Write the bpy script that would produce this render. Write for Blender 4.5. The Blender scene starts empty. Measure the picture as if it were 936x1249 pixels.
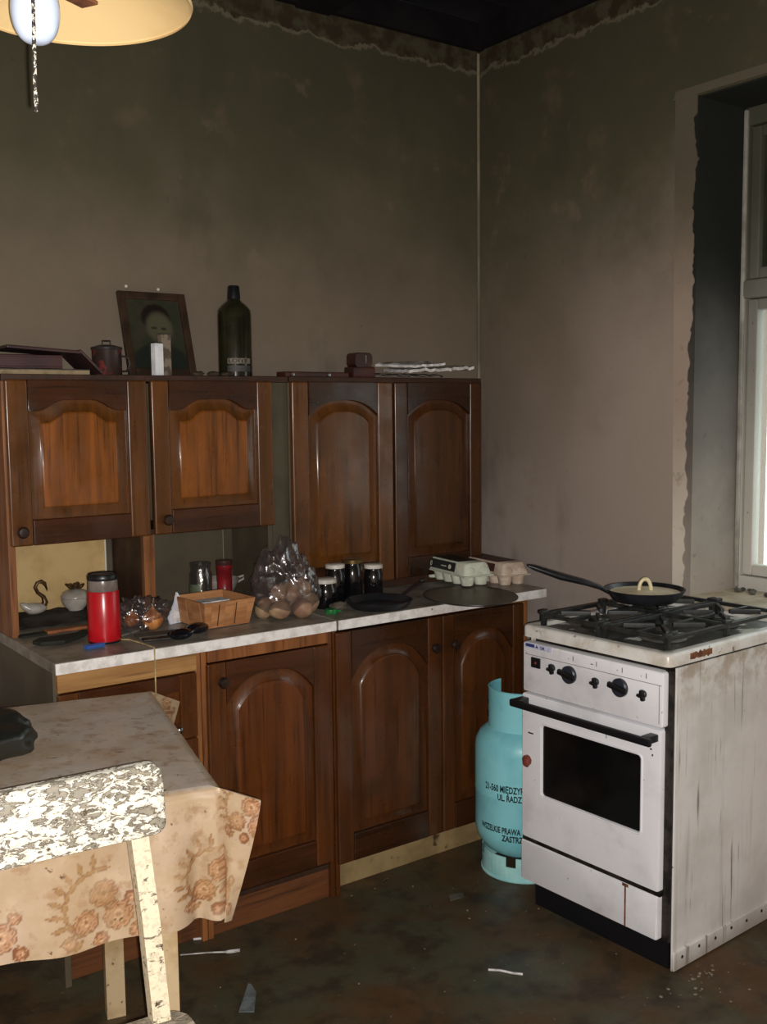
import bpy, bmesh, math, random
import numpy as np
from mathutils import Vector, Matrix, noise
random.seed(7)
PI = math.pi
S = bpy.context.scene
COL = S.collection

# ------------------------------------------------------------------ camera, world, flash, exposure
CAM = Vector((-2.7204, -3.0996, 1.4673))
FW = Vector((.58447932, .80534143, -.09904097))
RT = Vector((.80862667, -.58821889, -.0110205))
UP = Vector((.06713303, .07364591, .99502233))
cd = bpy.data.cameras.new('camera'); cam = bpy.data.objects.new('camera', cd); COL.objects.link(cam)
cd.sensor_fit = 'HORIZONTAL'; cd.sensor_width = 36; cd.lens = 36 * 1261.5 / 936
cd.clip_start = .05; cd.clip_end = 100
m = Matrix((RT, UP, -FW)).transposed().to_4x4(); m.translation = CAM
cam.matrix_world = m
S.camera = cam
w = bpy.data.worlds.new('overcast'); S.world = w; w.use_nodes = True
bg = w.node_tree.nodes['Background']; bg.inputs[0].default_value = (.97, .985, 1, 1); bg.inputs[1].default_value = 3.0
fl = bpy.data.lights.new('phone_flash', 'POINT'); fl.energy = 200; fl.color = (1, .98, .955); fl.shadow_soft_size = .005
fo = bpy.data.objects.new('phone_flash', fl); COL.objects.link(fo)
fo.location = CAM + RT * .016 - UP * .012
vs = S.view_settings; vs.view_transform = 'Standard'; vs.look = 'None'; vs.gamma = 1; vs.use_curve_mapping = False; vs.exposure = 0

# ------------------------------------------------------------------ materials
def lin(c):
    if isinstance(c, str): c = tuple(int(c[i:i + 2], 16) for i in (0, 2, 4))
    f = lambda v: v / 12.92 if v <= .04045 else ((v + .055) / 1.055) ** 2.4
    return tuple(f(v / 255) for v in c[:3]) + (1,)
class Mat:
    def __init__(s, name, rough=.5, metal=0, spec=.5):
        s.m = bpy.data.materials.new(name); s.m.use_nodes = True; s.t = s.m.node_tree
        s.p = s.t.nodes['Principled BSDF']; s.p.inputs['Roughness'].default_value = rough
        s.p.inputs['Metallic'].default_value = metal; s.p.inputs['Specular IOR Level'].default_value = spec
        s.tc = s.t.nodes.new('ShaderNodeTexCoord')
        s.vec = s.tc.outputs['Object']
    def n(s, typ, **k):
        nd = s.t.nodes.new('ShaderNode' + typ)
        for a, b in k.items(): setattr(nd, a, b)
        return nd
    def ln(s, a, b): s.t.links.new(a, b)
    def jitter(s):
        oi = s.n('ObjectInfo'); mu = s.n('VectorMath', operation='SCALE'); mu.inputs[0].default_value = (7.3, 3.1, 5.7)
        s.ln(oi.outputs['Random'], mu.inputs['Scale']); ad = s.n('VectorMath', operation='ADD')
        s.ln(s.vec, ad.inputs[0]); s.ln(mu.outputs[0], ad.inputs[1]); s.vec = ad.outputs[0]; return s
    def noise(s, sc, det=6, stretch=(1, 1, 1), rough=.6, dist=0, off=(0, 0, 0)):
        mp = s.n('Mapping'); mp.inputs['Scale'].default_value = stretch; mp.inputs['Location'].default_value = off
        s.ln(s.vec, mp.inputs[0]); nz = s.n('TexNoise'); nz.inputs['Scale'].default_value = sc
        nz.inputs['Detail'].default_value = det; nz.inputs['Roughness'].default_value = rough; nz.inputs['Distortion'].default_value = dist
        s.ln(mp.outputs[0], nz.inputs['Vector']); return nz.outputs['Fac']
    def ramp(s, fac, lo, hi, a=0., b=1.):
        r = s.n('MapRange'); r.interpolation_type = 'SMOOTHSTEP'
        for i, v in zip((1, 2, 3, 4), (lo, hi, a, b)): r.inputs[i].default_value = v
        s.ln(fac, r.inputs[0]); return r.outputs[0]
    def math(s, op, a, b):
        nd = s.n('Math', operation=op)
        for i, v in enumerate((a, b)):
            if isinstance(v, (int, float)): nd.inputs[i].default_value = v
            else: s.ln(v, nd.inputs[i])
        return nd.outputs[0]
    def mix(s, fac, a, b, blend='MIX'):
        nd = s.n('MixRGB', blend_type=blend)
        for i, v in enumerate((fac, a, b)):
            if isinstance(v, (int, float)): nd.inputs[i].default_value = v
            elif isinstance(v, (tuple, str)): nd.inputs[i].default_value = lin(v)
            else: s.ln(v, nd.inputs[i])
        return nd.outputs[0]
    def xyz(s):
        nd = s.n('SeparateXYZ'); s.ln(s.tc.outputs['Object'], nd.inputs[0]); return nd.outputs
    def col(s, c):
        if isinstance(c, (tuple, str)): s.p.inputs['Base Color'].default_value = lin(c)
        else: s.ln(c, s.p.inputs['Base Color'])
        return s
    def rough(s, v): s.ln(v, s.p.inputs['Roughness']); return s
    def bump(s, fac, strength=.3, dist=.002):
        b = s.n('Bump'); b.inputs['Strength'].default_value = strength; b.inputs['Distance'].default_value = dist
        s.ln(fac, b.inputs['Height']); s.ln(b.outputs[0], s.p.inputs['Normal']); return s
def simple(name, c1, c2=None, sc=8, lo=.4, hi=.62, rough=.5, metal=0, spec=.5, stretch=(1, 1, 1), bump=0, bs=60, spots=None, jit=True):
    q = Mat(name, rough, metal, spec)
    if jit: q.jitter()
    c = c1
    if c2: c = q.mix(q.ramp(q.noise(sc, stretch=stretch), lo, hi), c1, c2)
    for (sc_, s_, lo_, hi_) in (spots or []):
        c = q.mix(q.ramp(q.noise(s_, det=4, off=(3, 1, 2)), lo_, hi_), c, sc_)
    q.col(c)
    if bump: q.bump(q.noise(bs, det=4), bump)
    return q.m
def wood(name, c1, c2, c3, axis=2, rough=.27, spec=.4, coat=.18):
    q = Mat(name, rough, 0, spec).jitter()
    st = [16, 16, 16]; st[axis] = 1.3
    fine = [120, 120, 120]; fine[axis] = 4
    a = q.noise(1.5, 5, tuple(st), .6, .6)
    c = q.mix(q.ramp(a, .3, .7), c1, c2)
    b = q.noise(1, 3, tuple(fine), .6)
    c = q.mix(q.ramp(b, .52, .75, 0, .8), c, c3)
    c = q.mix(q.ramp(q.noise(5, 5), .52, .75, 0, .55), c, c3)   # grime
    q.col(c); q.bump(b, .12, .001)
    q.rough(q.ramp(q.noise(9, 4), .35, .7, rough - .06, rough + .16))
    q.p.inputs['Coat Weight'].default_value = coat; q.p.inputs['Coat Roughness'].default_value = .13
    return q.m
def palette(nm, f, v, h, k=.55):
    dk = lambda c, m: tuple(x * m for x in c)
    return (wood(nm + '_field', f, dk(f, .72), dk(f, .42), rough=.3), wood(nm + '_upright', v, dk(v, .76), dk(v, .5)), wood(nm + '_crosswise', h, dk(h, .74), dk(h, .5), axis=0))
P_HONEY = palette('honey_varnished_pine', (144, 82, 28), (104, 62, 25), (70, 37, 17))
P_TALL = palette('darkened_varnished_pine', (108, 64, 24), (104, 62, 25), (64, 36, 16))  # tall and lower doors: grime plus flash falloff put into darker wood colours
P_TALL2 = palette('dimmed_grimy_pine', (82, 48, 20), (78, 44, 19), (54, 30, 14))
P_LOW = palette('reddish_varnished_pine', (106, 56, 21), (98, 54, 22), (80, 42, 18))
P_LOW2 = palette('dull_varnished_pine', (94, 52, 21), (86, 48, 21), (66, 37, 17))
W_FIELD, W_V, W_H = P_LOW
W_PALE = wood('pale_raw_pine', (176, 132, 78), (146, 104, 58), (100, 70, 40), axis=0, rough=.6, coat=0)
W_POST = wood('worn_wood_edge', (150, 96, 52), (112, 66, 32), (70, 40, 22), rough=.5, coat=0)
W_DARK = wood('dark_inner_board', (64, 40, 26), (50, 31, 20), (34, 22, 15), rough=.55, coat=0)

def wall_mat(name):
    q = Mat(name, .85, 0, .25)
    z = q.xyz()[2]
    n1 = q.noise(1.7, 7, rough=.62); n2 = q.noise(6, 6); n3 = q.noise(28, 5)
    zz = q.math('ADD', z, q.math('MULTIPLY', q.math('SUBTRACT', n1, .5), 1.0))
    c = q.mix(q.ramp(zz, .7, 1.75), (172, 158, 148), (126, 112, 96))
    c = q.mix(q.ramp(zz, 1.55, 2.45), c, (80, 76, 57))
    c = q.mix(q.ramp(zz, 2.2, 2.9), c, (66, 63, 46))
    c = q.mix(q.ramp(n2, .55, .75, 0, .38), c, (120, 98, 80))
    c = q.mix(q.ramp(q.noise(3.1, 5, stretch=(1, 1, .35), off=(4, 2, 9)), .55, .72, 0, .4), c, (56, 56, 42))
    c = q.mix(q.ramp(q.noise(4.3, 6, off=(9, 3, 1)), .63, .72, 0, .3), c, (136, 118, 98))
    c = q.mix(q.ramp(n3, .66, .76, 0, .5), c, (48, 44, 34))
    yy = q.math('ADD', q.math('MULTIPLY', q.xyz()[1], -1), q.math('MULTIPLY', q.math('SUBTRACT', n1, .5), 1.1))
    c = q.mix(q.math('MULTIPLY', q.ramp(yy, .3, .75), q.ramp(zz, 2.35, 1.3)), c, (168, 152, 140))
    c = q.mix(q.ramp(q.noise(90, 3), .68, .74, 0, .4), c, (50, 44, 36))
    # bare, peeled band under the ceiling
    zb = q.math('ADD', z, q.math('MULTIPLY', q.math('SUBTRACT', q.noise(7, 8, rough=.7), .5), .16))
    band = q.ramp(zb, 2.742, 2.752); rim = q.math('SUBTRACT', q.ramp(zb, 2.728, 2.738), band)
    c = q.mix(q.math('MULTIPLY', rim, .55), c, (120, 112, 92))
    bc = q.mix(q.ramp(q.noise(16, 6), .42, .6), (52, 42, 27), (70, 66, 48))
    c = q.mix(band, c, bc)
    q.col(c)
    h = q.math('ADD', q.math('MULTIPLY', q.noise(45, 5), .5), q.math('MULTIPLY', band, -1.5))
    q.bump(h, .35, .003)
    return q.m
WALL = wall_mat('sooty_plaster')
def reveal_mat():
    q = Mat('sooty_reveal_plaster', .85, 0, .25); z = q.xyz()[2]
    zz = q.math('ADD', z, q.math('MULTIPLY', q.math('SUBTRACT', q.noise(3, 6), .5), .5))
    c = q.mix(q.ramp(zz, .8, 1.4), (168, 156, 144), (100, 94, 88))
    c = q.mix(q.ramp(zz, 1.3, 1.95), c, (32, 34, 29))
    q.col(q.mix(q.ramp(q.noise(30), .6, .75, 0, .4), c, (60, 55, 48))); q.bump(q.noise(50), .3, .002); return q.m
REVEAL = reveal_mat()
def strip_mat():
    q = Mat('smoothed_plaster_strip', .8, 0, .3); z = q.xyz()[2]
    zz = q.math('ADD', z, q.math('MULTIPLY', q.math('SUBTRACT', q.noise(3, 6), .5), .4))
    c = q.mix(q.ramp(zz, .95, 1.5), (224, 214, 198), (172, 154, 138))
    c = q.mix(q.ramp(zz, 1.6, 2.2), c, (96, 88, 72))
    q.col(q.mix(q.ramp(q.noise(22, 6), .58, .7, 0, .4), c, (110, 100, 84))); q.bump(q.noise(40), .3, .002); return q.m
STRIP = strip_mat()
FLOOR = (lambda q: (q.col(q.mix(q.ramp(q.noise(60, 3), .66, .72, 0, .7), q.mix(q.ramp(q.noise(9, 6, off=(2, 5, 1)), .45, .65, 0, .8), q.mix(q.ramp(q.noise(2.6, 7), .4, .62), (84, 62, 40), (74, 72, 54)), (54, 46, 36)), (104, 96, 82))),
        q.rough(q.ramp(q.noise(6, 5), .35, .65, .35, .75)), q.bump(q.noise(80, 4), .3, .002), q.m)[-1])(Mat('filthy_linoleum', .6, 0, .35))
CEIL = simple('sooty_ceiling_boards', (26, 21, 24), (16, 13, 15), 5, rough=.85, spec=.2, bump=.3)
BEAM = simple('blackened_beam', (22, 18, 20), (12, 10, 12), 6, rough=.85, spec=.2, bump=.3)
ENAMEL = simple('white_enamel', (238, 238, 242), (218, 217, 220), 6, .45, .75, .22, bump=0, spots=[((112, 90, 66), 38, .70, .76), ((176, 168, 160), 4, .58, .8)])
ENAMEL_DIRTY = simple('greasy_white_enamel', (224, 222, 216), (196, 188, 174), 12, .4, .7, .3, spots=[((96, 76, 52), 26, .62, .72), ((40, 34, 28), 60, .70, .74)])
def side_mat():
    q = Mat('white_enamel_with_drips', .33, 0, .5)
    c = q.mix(q.ramp(q.noise(4, 6), .4, .7), (230, 229, 226), (206, 203, 198))
    dr = q.noise(1, 4, stretch=(34, 34, 1.7), rough=.5, dist=.4)
    c = q.mix(q.ramp(dr, .58, .72, 0, .22), c, (140, 124, 98))
    dr2 = q.noise(1, 4, stretch=(62, 62, 2.6), off=(5, 3, 2), dist=.3)
    c = q.mix(q.ramp(dr2, .585, .69, 0, .7), c, (82, 64, 44))
    c = q.mix(q.ramp(q.noise(45, 3), .72, .76), c, (50, 42, 34))
    x, y, z = q.xyz(); zz = q.math('ADD', z, q.math('MULTIPLY', q.noise(12, 4), .05))
    c = q.mix(q.ramp(zz, .03, .09, .5, 0), c, (120, 104, 84)); c = q.mix(q.math('MULTIPLY', q.ramp(zz, .66, .84), q.ramp(q.noise(18, 5), .4, .6, .1, .7)), c, (150, 130, 102))
    q.col(c); return q.m
SIDE = side_mat()
BLACK = simple('black_iron', (26, 27, 27), (44, 46, 44), 30, rough=.45, spec=.5, bump=.2)
GREASE = simple('greasy_hob_well', (36, 38, 34), (84, 86, 78), 16, .45, .68, .35, spots=[((214, 212, 202), 9, .57, .62)])
BLACK_PL = simple('black_plastic', (20, 21, 24), None, rough=.35)
KNOB_PL = simple('dark_blue_grey_plastic', (38, 42, 52), None, rough=.4)
KNOB_W = simple('dark_knob_wood', (34, 22, 16), (48, 32, 22), 20, rough=.35)
OVEN_GLASS = simple('dark_oven_glass', (12, 13, 14), (20, 22, 22), 6, rough=.12, spec=.5)
STEEL = simple('sooty_steel', (70, 64, 60), (38, 34, 32), 20, .4, .6, .5, metal=.6)
ALU = simple('dull_aluminium', (170, 168, 162), (120, 116, 108), 20, rough=.4, metal=.8)
RUST = simple('rust', (128, 78, 44), (90, 50, 30), 30, rough=.8)
REDKNOB = simple('red_brown_plastic', (132, 62, 48), (84, 36, 28), 40, rough=.5)
GAS = simple('turquoise_bottle_paint', (144, 216, 224), (124, 200, 210), 5, rough=.38, spots=[((176, 224, 226), 9, .66, .8), ((52, 60, 60), 70, .74, .78)])
GAS_FOOT = simple('pale_turquoise_foot_paint', (176, 230, 226), (150, 208, 208), 8, rough=.45, spots=[((60, 66, 62), 30, .7, .76)])
INK = simple('black_print', (14, 16, 18), None, rough=.6)
INKW = simple('white_print', (205, 210, 195), None, rough=.6)
INKB = simple('blue_print', (44, 52, 110), None, rough=.5)
MARBLE = simple('grey_marbled_laminate', (150, 142, 130), (116, 108, 96), 14, .4, .65, .4, spots=[((84, 74, 60), 30, .6, .72)])
EDGE = simple('white_laminate_edge', (236, 232, 228), (206, 200, 194), 30, .4, .65, .45, spots=[((96, 76, 56), 40, .70, .76)])
SIDEBOARD = simple('drab_brown_side_board', (88, 78, 60), (74, 66, 50), 6, rough=.6)
FILLER = simple('drab_olive_filler_board', (74, 66, 48), (60, 55, 40), 6, rough=.6)
CREAM_PANEL = simple('cream_back_panel', (196, 166, 112), (172, 142, 90), 5, rough=.55, spots=[((120, 90, 55), 45, .72, .76)])
DRAB_PANEL = simple('drab_back_panel', (84, 74, 56), (70, 62, 48), 5, rough=.6)
WHITE_EDGE = simple('white_panel_edge', (214, 208, 190), None, rough=.5)
PLINTH = simple('cream_plinth', (158, 134, 92), (132, 110, 74), 8, rough=.6, spots=[((64, 50, 32), 16, .58, .7)])
PLINTH_B = wood('brown_plinth', (112, 68, 36), (90, 52, 28), (52, 32, 20), axis=0, rough=.55)
def flaky(name, white, lo, hi, grey=(150, 142, 126)):
    q = Mat(name, .5, 0, .4)
    n = q.noise(84, 9, stretch=(.55, 1, 1.15), rough=.7, dist=.8); k = q.noise(13, 5, rough=.6)
    f = q.math('ADD', q.math('MULTIPLY', n, .75), q.math('MULTIPLY', k, .25))
    c = q.mix(q.ramp(f, lo, hi), grey, white); c = q.mix(q.ramp(q.noise(120, 5, off=(4, 4, 4)), .5, .6, 0, .45), c, (170, 160, 136))
    ed = q.math('SUBTRACT', q.ramp(f, lo - .035, lo - .01), q.ramp(f, lo, lo + .02))
    c = q.mix(q.math('MULTIPLY', ed, .75), c, (74, 60, 40))
    c = q.mix(q.ramp(q.noise(48, 6, off=(8, 1, 4)), .64, .69), c, (84, 66, 42))
    q.col(c); q.bump(q.ramp(f, lo, hi), .6, .003); return q.m
FLAKY = flaky('flaking_white_paint', (240, 234, 218), .478, .498, (150, 143, 128))
FLAKY_POST = flaky('flaking_cream_paint', (226, 212, 182), .40, .44)
SEATP = flaky('dirty_seat_paint', (176, 166, 146), .45, .6, (130, 120, 104))
LEGP = simple('dirty_cream_paint', (196, 172, 134), (168, 140, 100), 9, rough=.55, spots=[((96, 72, 48), 50, .66, .74)])
SHADE = simple('cream_lampshade', (220, 190, 136), (204, 168, 112), 4, .4, .7, .5, spots=[((150, 112, 62), 34, .69, .76)])
SHADE.use_backface_culling = False
OPAL = simple('opal_porcelain', (214, 224, 240), (200, 212, 232), 4, rough=.18)
CORD_S = simple('speckled_cord', (214, 206, 190), (40, 32, 26), 240, .44, .5, .7)
def glass_mat(name, c, rough=.08, tint=.0):
    q = Mat(name, rough); q.p.inputs['Transmission Weight'].default_value = 1; q.p.inputs['IOR'].default_value = 1.45
    q.col(c); return q.m
def film(name, c, base=.1, gl=(.9, .9, .92, 1), r=.14, dif=(150, 140, 140)):
    q = Mat(name); t = q.t; tr = q.n('BsdfTransparent'); tr.inputs[0].default_value = lin(c)
    g = q.n('BsdfGlossy'); g.inputs['Color'].default_value = gl; g.inputs['Roughness'].default_value = r
    df = q.n('BsdfDiffuse'); df.inputs[0].default_value = lin(dif)
    lw = q.n('LayerWeight'); lw.inputs[0].default_value = .25
    b = q.n('Bump'); b.inputs['Strength'].default_value = .8; b.inputs['Distance'].default_value = .004; q.ln(q.noise(40, 3), b.inputs['Height']); q.ln(b.outputs[0], g.inputs['Normal'])
    m1 = q.n('MixShader'); m1.inputs[0].default_value = .35; q.ln(g.outputs[0], m1.inputs[1]); q.ln(df.outputs[0], m1.inputs[2])
    fac = q.math('ADD', q.math('MULTIPLY', lw.outputs['Facing'], .55), base)
    m2 = q.n('MixShader'); q.ln(fac, m2.inputs[0]); q.ln(tr.outputs[0], m2.inputs[1]); q.ln(m1.outputs[0], m2.inputs[2])
    q.ln(m2.outputs[0], t.nodes['Material Output'].inputs[0]); return q.m
FILM = film('clear_plastic_film', (230, 226, 226), .13)
DARKFILM = film('smoky_plastic_film', (84, 88, 84), .5, (.3, .32, .31, 1), .35, (52, 54, 50))
PANE = film('window_glass', (236, 242, 240), .04, r=.03)
JARGLASS = simple('dark_preserve_glass', (14, 13, 15), (22, 18, 20), 6, rough=.1)
LIDW = simple('white_jar_lid', (222, 216, 206), (190, 184, 172), 12, rough=.4)
LIDG = simple('gold_jar_lid', (150, 126, 78), (110, 92, 56), 20, rough=.3, metal=.7)
BOTTLE = simple('dark_green_bottle_glass', (26, 26, 16), (40, 38, 24), 8, rough=.12)
PULP_G = simple('grey_green_pulp', (212, 216, 198), (184, 188, 170), 20, rough=.9, bump=.3)
PULP_P = simple('pinkish_pulp', (214, 196, 176), (186, 164, 144), 20, rough=.9, bump=.3)
LABEL_K = simple('black_label', (22, 24, 20), (34, 36, 30), 8, rough=.45)
PAPER = simple('dusty_paper', (222, 220, 218), (176, 172, 168), 30, rough=.8)
PAPER_G = simple('grey_newsprint', (112, 106, 98), (74, 70, 64), 18, .42, .6, .8)
BOOK = simple('dark_maroon_cover', (70, 46, 46), (50, 34, 36), 8, rough=.4)
BOOK_P = simple('yellowed_pages', (150, 132, 100), (120, 104, 76), 30, rough=.8)
TOYRED = simple('dark_red_plastic', (76, 36, 28), (54, 28, 22), 10, rough=.35)
RED = simple('red_lacquer', (196, 22, 34), (170, 14, 26), 5, rough=.25)
REDCAN = simple('red_can', (150, 34, 40), (110, 24, 30), 14, rough=.3)
CLEARCAP = simple('translucent_grey_cap', (128, 118, 110), (100, 90, 84), 8, rough=.25)
PORC = simple('grey_white_porcelain', (176, 170, 160), (140, 132, 122), 8, rough=.25)
GILT = simple('tarnished_gilt', (92, 66, 36), (60, 42, 24), 14, rough=.35, metal=.4)
VENEER = simple('thin_wood_veneer', (184, 130, 84), (156, 104, 62), 6, stretch=(1, 1, 6), rough=.65)
STRAW = simple('onion_skin', (206, 140, 82), (168, 98, 52), 10, stretch=(4, 4, 1), rough=.35)
POTATO = simple('potato_skin', (164, 136, 104), (134, 100, 82), 10, rough=.6, bump=.2)
BLUE = simple('blue_plastic', (50, 84, 150), None, rough=.35)
GREEN = simple('green_plastic', (40, 150, 70), (24, 100, 46), 20, rough=.35)
DKGREEN = simple('black_green_cloth', (22, 26, 18), (34, 32, 22), 20, rough=.8, bump=.3)
ORANGE = simple('tan_leather', (156, 96, 54), (120, 68, 36), 12, rough=.6)
GLOSSBLACK = simple('glossy_black', (16, 17, 24), None, rough=.12)
SILVER = simple('bare_metal', (150, 150, 150), None, rough=.25, metal=1)
SMOKE = film('smoky_plate_glass', (150, 142, 126), .3, (.5, .48, .44, 1), .35, (150, 138, 120))
CLEARGLASS = film('dusty_clear_glass', (205, 205, 196), .16, (.8, .8, .8, 1), .1)
PANBLK = simple('black_pan_iron', (24, 24, 28), (40, 40, 44), 20, rough=.35, spec=.5)
LIDCREAM = simple('cream_enamel', (226, 212, 184), (200, 182, 150), 12, rough=.4)
CREAMRING = simple('ivory_plastic', (226, 212, 170), None, rough=.3)
FRAME = simple('dark_picture_moulding', (62, 46, 32), (44, 32, 22), 12, rough=.4)
RAG = simple('grey_rag', (92, 84, 74), (64, 56, 48), 14, rough=.9, bump=.4)
def win_mat():
    q = Mat('old_sooty_window_paint', .5, 0, .4); z = q.xyz()[2]
    zz = q.math('ADD', z, q.math('MULTIPLY', q.math('SUBTRACT', q.noise(4, 6), .5), .4))
    c = q.mix(q.ramp(zz, .9, 1.9), (196, 192, 182), (128, 126, 116)); c = q.mix(q.ramp(zz, 1.6, 2.2), c, (74, 74, 60))
    q.col(q.mix(q.ramp(q.noise(40, 4), .69, .74), c, (70, 60, 50))); return q.m
WINPAINT = win_mat()
DARKPANE = simple('dark_fanlight_glass', (44, 46, 34), (58, 58, 44), 7, rough=.2)  # mottled dark olive for the upper panes
SILLM = simple('dusty_sill', (196, 180, 154), (160, 140, 112), 7, .4, .65, .6, spots=[((74, 64, 54), 22, .62, .72)])

# ------------------------------------------------------------------ mesh builder
class B:
    def __init__(s): s.bm = bmesh.new(); s.bev = False
    def box(s, c, d, bev=0, rot=None, seg=2, mi=0):
        r = bmesh.ops.create_cube(s.bm, size=1); vs_ = r['verts']
        for v in vs_: v.co = Vector((v.co.x * d[0], v.co.y * d[1], v.co.z * d[2]))
        fs = {f for v in vs_ for f in v.link_faces}
        for f in fs: f.material_index = mi
        if bev:
            s.bev = True
            es = list({e for v in vs_ for e in v.link_edges})
            r2 = bmesh.ops.bevel(s.bm, geom=es, offset=bev, segments=seg, affect='EDGES', profile=.5)
            vs_ = list({v for f in r2['faces'] for v in f.verts} | {v for v in vs_ if v.is_valid})
        mt = Matrix.Translation(c)
        if rot is not None: mt = mt @ rot.to_4x4()
        for v in vs_: v.co = mt @ v.co
        return s
    def lathe(s, prof, c=(0, 0, 0), n=32, rot=None, a0=0, a1=2 * PI, mi=0):
        full = abs(a1 - a0 - 2 * PI) < 1e-6; rings = []
        mt = Matrix.Translation(c)
        if rot is not None: mt = mt @ rot.to_4x4()
        cnt = n if full else n + 1
        for r, z in prof:
            if r < 1e-6: rings.append([s.bm.verts.new(mt @ Vector((0, 0, z)))])
            else: rings.append([s.bm.verts.new(mt @ Vector((r * math.cos(a0 + (a1 - a0) * k / n), r * math.sin(a0 + (a1 - a0) * k / n), z))) for k in range(cnt)])
        for A, Bq in zip(rings, rings[1:]):
            for k in range(n):
                k2 = (k + 1) % cnt
                a = [A[0]] if len(A) == 1 else [A[k], A[k2]]
                b = [Bq[0]] if len(Bq) == 1 else [Bq[k2], Bq[k]]
                if len(a) + len(b) > 2:
                    f = s.bm.faces.new(a + b); f.material_index = mi
        return s
    def tube(s, pts, r, n=10, closed=False, flat=1., ph=0.):
        pts = [Vector(p) for p in pts]; N = len(pts); rs = r if isinstance(r, (list, tuple)) else [r] * N; rings = []
        prev = None
        for i, p in enumerate(pts):
            t = (pts[(i + 1) % N] - pts[i - 1]) if closed else (pts[min(i + 1, N - 1)] - pts[max(i - 1, 0)])
            t.normalize()
            if prev is None:
                u = t.cross(Vector((0, 0, 1)))
                if u.length < .1: u = t.cross(Vector((0, 1, 0)))
            else: u = prev - t * prev.dot(t)
            u.normalize(); prev = u; v = t.cross(u)
            rings.append([s.bm.verts.new(p + (u * math.cos(ph + 2 * PI * k / n) + v * flat * math.sin(ph + 2 * PI * k / n)) * rs[i]) for k in range(n)])
        for i in range(N if closed else N - 1):
            A, Bq = rings[i], rings[(i + 1) % N]
            for k in range(n): s.bm.faces.new([A[k], A[(k + 1) % n], Bq[(k + 1) % n], Bq[k]])
        if not closed:
            s.bm.faces.new(rings[0][::-1]); s.bm.faces.new(rings[-1])
        return s
    def prism(s, poly, axis, a, b, bev=0):
        """poly in the other two axes (x,z for 'y'; x,y for 'z'; y,z for 'x')"""
        def P(p, d): return {'y': (p[0], d, p[1]), 'z': (p[0], p[1], d), 'x': (d, p[0], p[1])}[axis]
        A = [s.bm.verts.new(P(p, a)) for p in poly]; Bq = [s.bm.verts.new(P(p, b)) for p in poly]
        fs = [s.bm.faces.new(A), s.bm.faces.new(Bq[::-1])]
        for i in range(len(poly)):
            j = (i + 1) % len(poly); fs.append(s.bm.faces.new([A[j], A[i], Bq[i], Bq[j]]))
        bmesh.ops.recalc_face_normals(s.bm, faces=fs)
        if bev:
            s.bev = True
            es = list(fs[0].edges); bmesh.ops.bevel(s.bm, geom=es, offset=bev, segments=2, affect='EDGES', profile=.5)
        return s
    def ball(s, c, r, sub=2, scale=(1, 1, 1), rot=None, amp=0, freq=3, seed=0):
        q = bmesh.ops.create_icosphere(s.bm, subdivisions=sub, radius=1)
        for v in q['verts']:
            d = v.co.copy(); k = 1 + amp * noise.noise(d * freq + Vector((seed, seed * 2.3, seed * .7)))
            p = Vector((d.x * scale[0], d.y * scale[1], d.z * scale[2])) * r * k
            if rot is not None: p = rot @ p
            v.co = p + Vector(c)
        return s
    def done(s, name, mats, parent=None, angle=40, loc=None, rot=None):
        bmesh.ops.recalc_face_normals(s.bm, faces=s.bm.faces[:])
        for f in s.bm.faces: f.smooth = True
        me = bpy.data.meshes.new(name); s.bm.to_mesh(me); s.bm.free()
        me.set_sharp_from_angle(angle=math.radians(angle))
        for q in (mats if isinstance(mats, (list, tuple)) else [mats]): me.materials.append(q)
        ob = link(name, me, parent, loc, rot)
        if s.bev: wm = ob.modifiers.new('weighted', 'WEIGHTED_NORMAL'); wm.keep_sharp = True
        return ob
def link(name, me, parent=None, loc=None, rot=None):
    o = bpy.data.objects.new(name, me); COL.objects.link(o)
    if parent is not None: o.parent = parent
    if loc is not None: o.location = loc
    if rot is not None: o.rotation_euler = rot
    return o
def tag(o, label=None, cat=None, group=None, kind=None):
    if label: o['label'] = label
    if cat: o['category'] = cat
    if group: o['group'] = group
    if kind: o['kind'] = kind
    return o
def thing(name, label, cat, loc, rz=0, group=None):
    o = bpy.data.objects.new(name, None); COL.objects.link(o); o.location = loc; o.rotation_euler = (0, 0, rz)
    o.empty_display_size = .05
    return tag(o, label, cat, group)
def struct(o): o['kind'] = 'structure'; return o
RX = lambda a: Matrix.Rotation(a, 3, 'X')
RY = lambda a: Matrix.Rotation(a, 3, 'Y')
RZ = lambda a: Matrix.Rotation(a, 3, 'Z')
def text_mesh(s, size, bold=0.0):
    cu = bpy.data.curves.new('print', 'FONT'); cu.body = s; cu.size = size; cu.offset = bold; cu.resolution_u = 3
    o = bpy.data.objects.new('print', cu); COL.objects.link(o)
    dg = bpy.context.evaluated_depsgraph_get(); dg.update()
    me = bpy.data.meshes.new_from_object(o.evaluated_get(dg)); bpy.data.objects.remove(o); bpy.data.curves.remove(cu)
    return me

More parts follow.
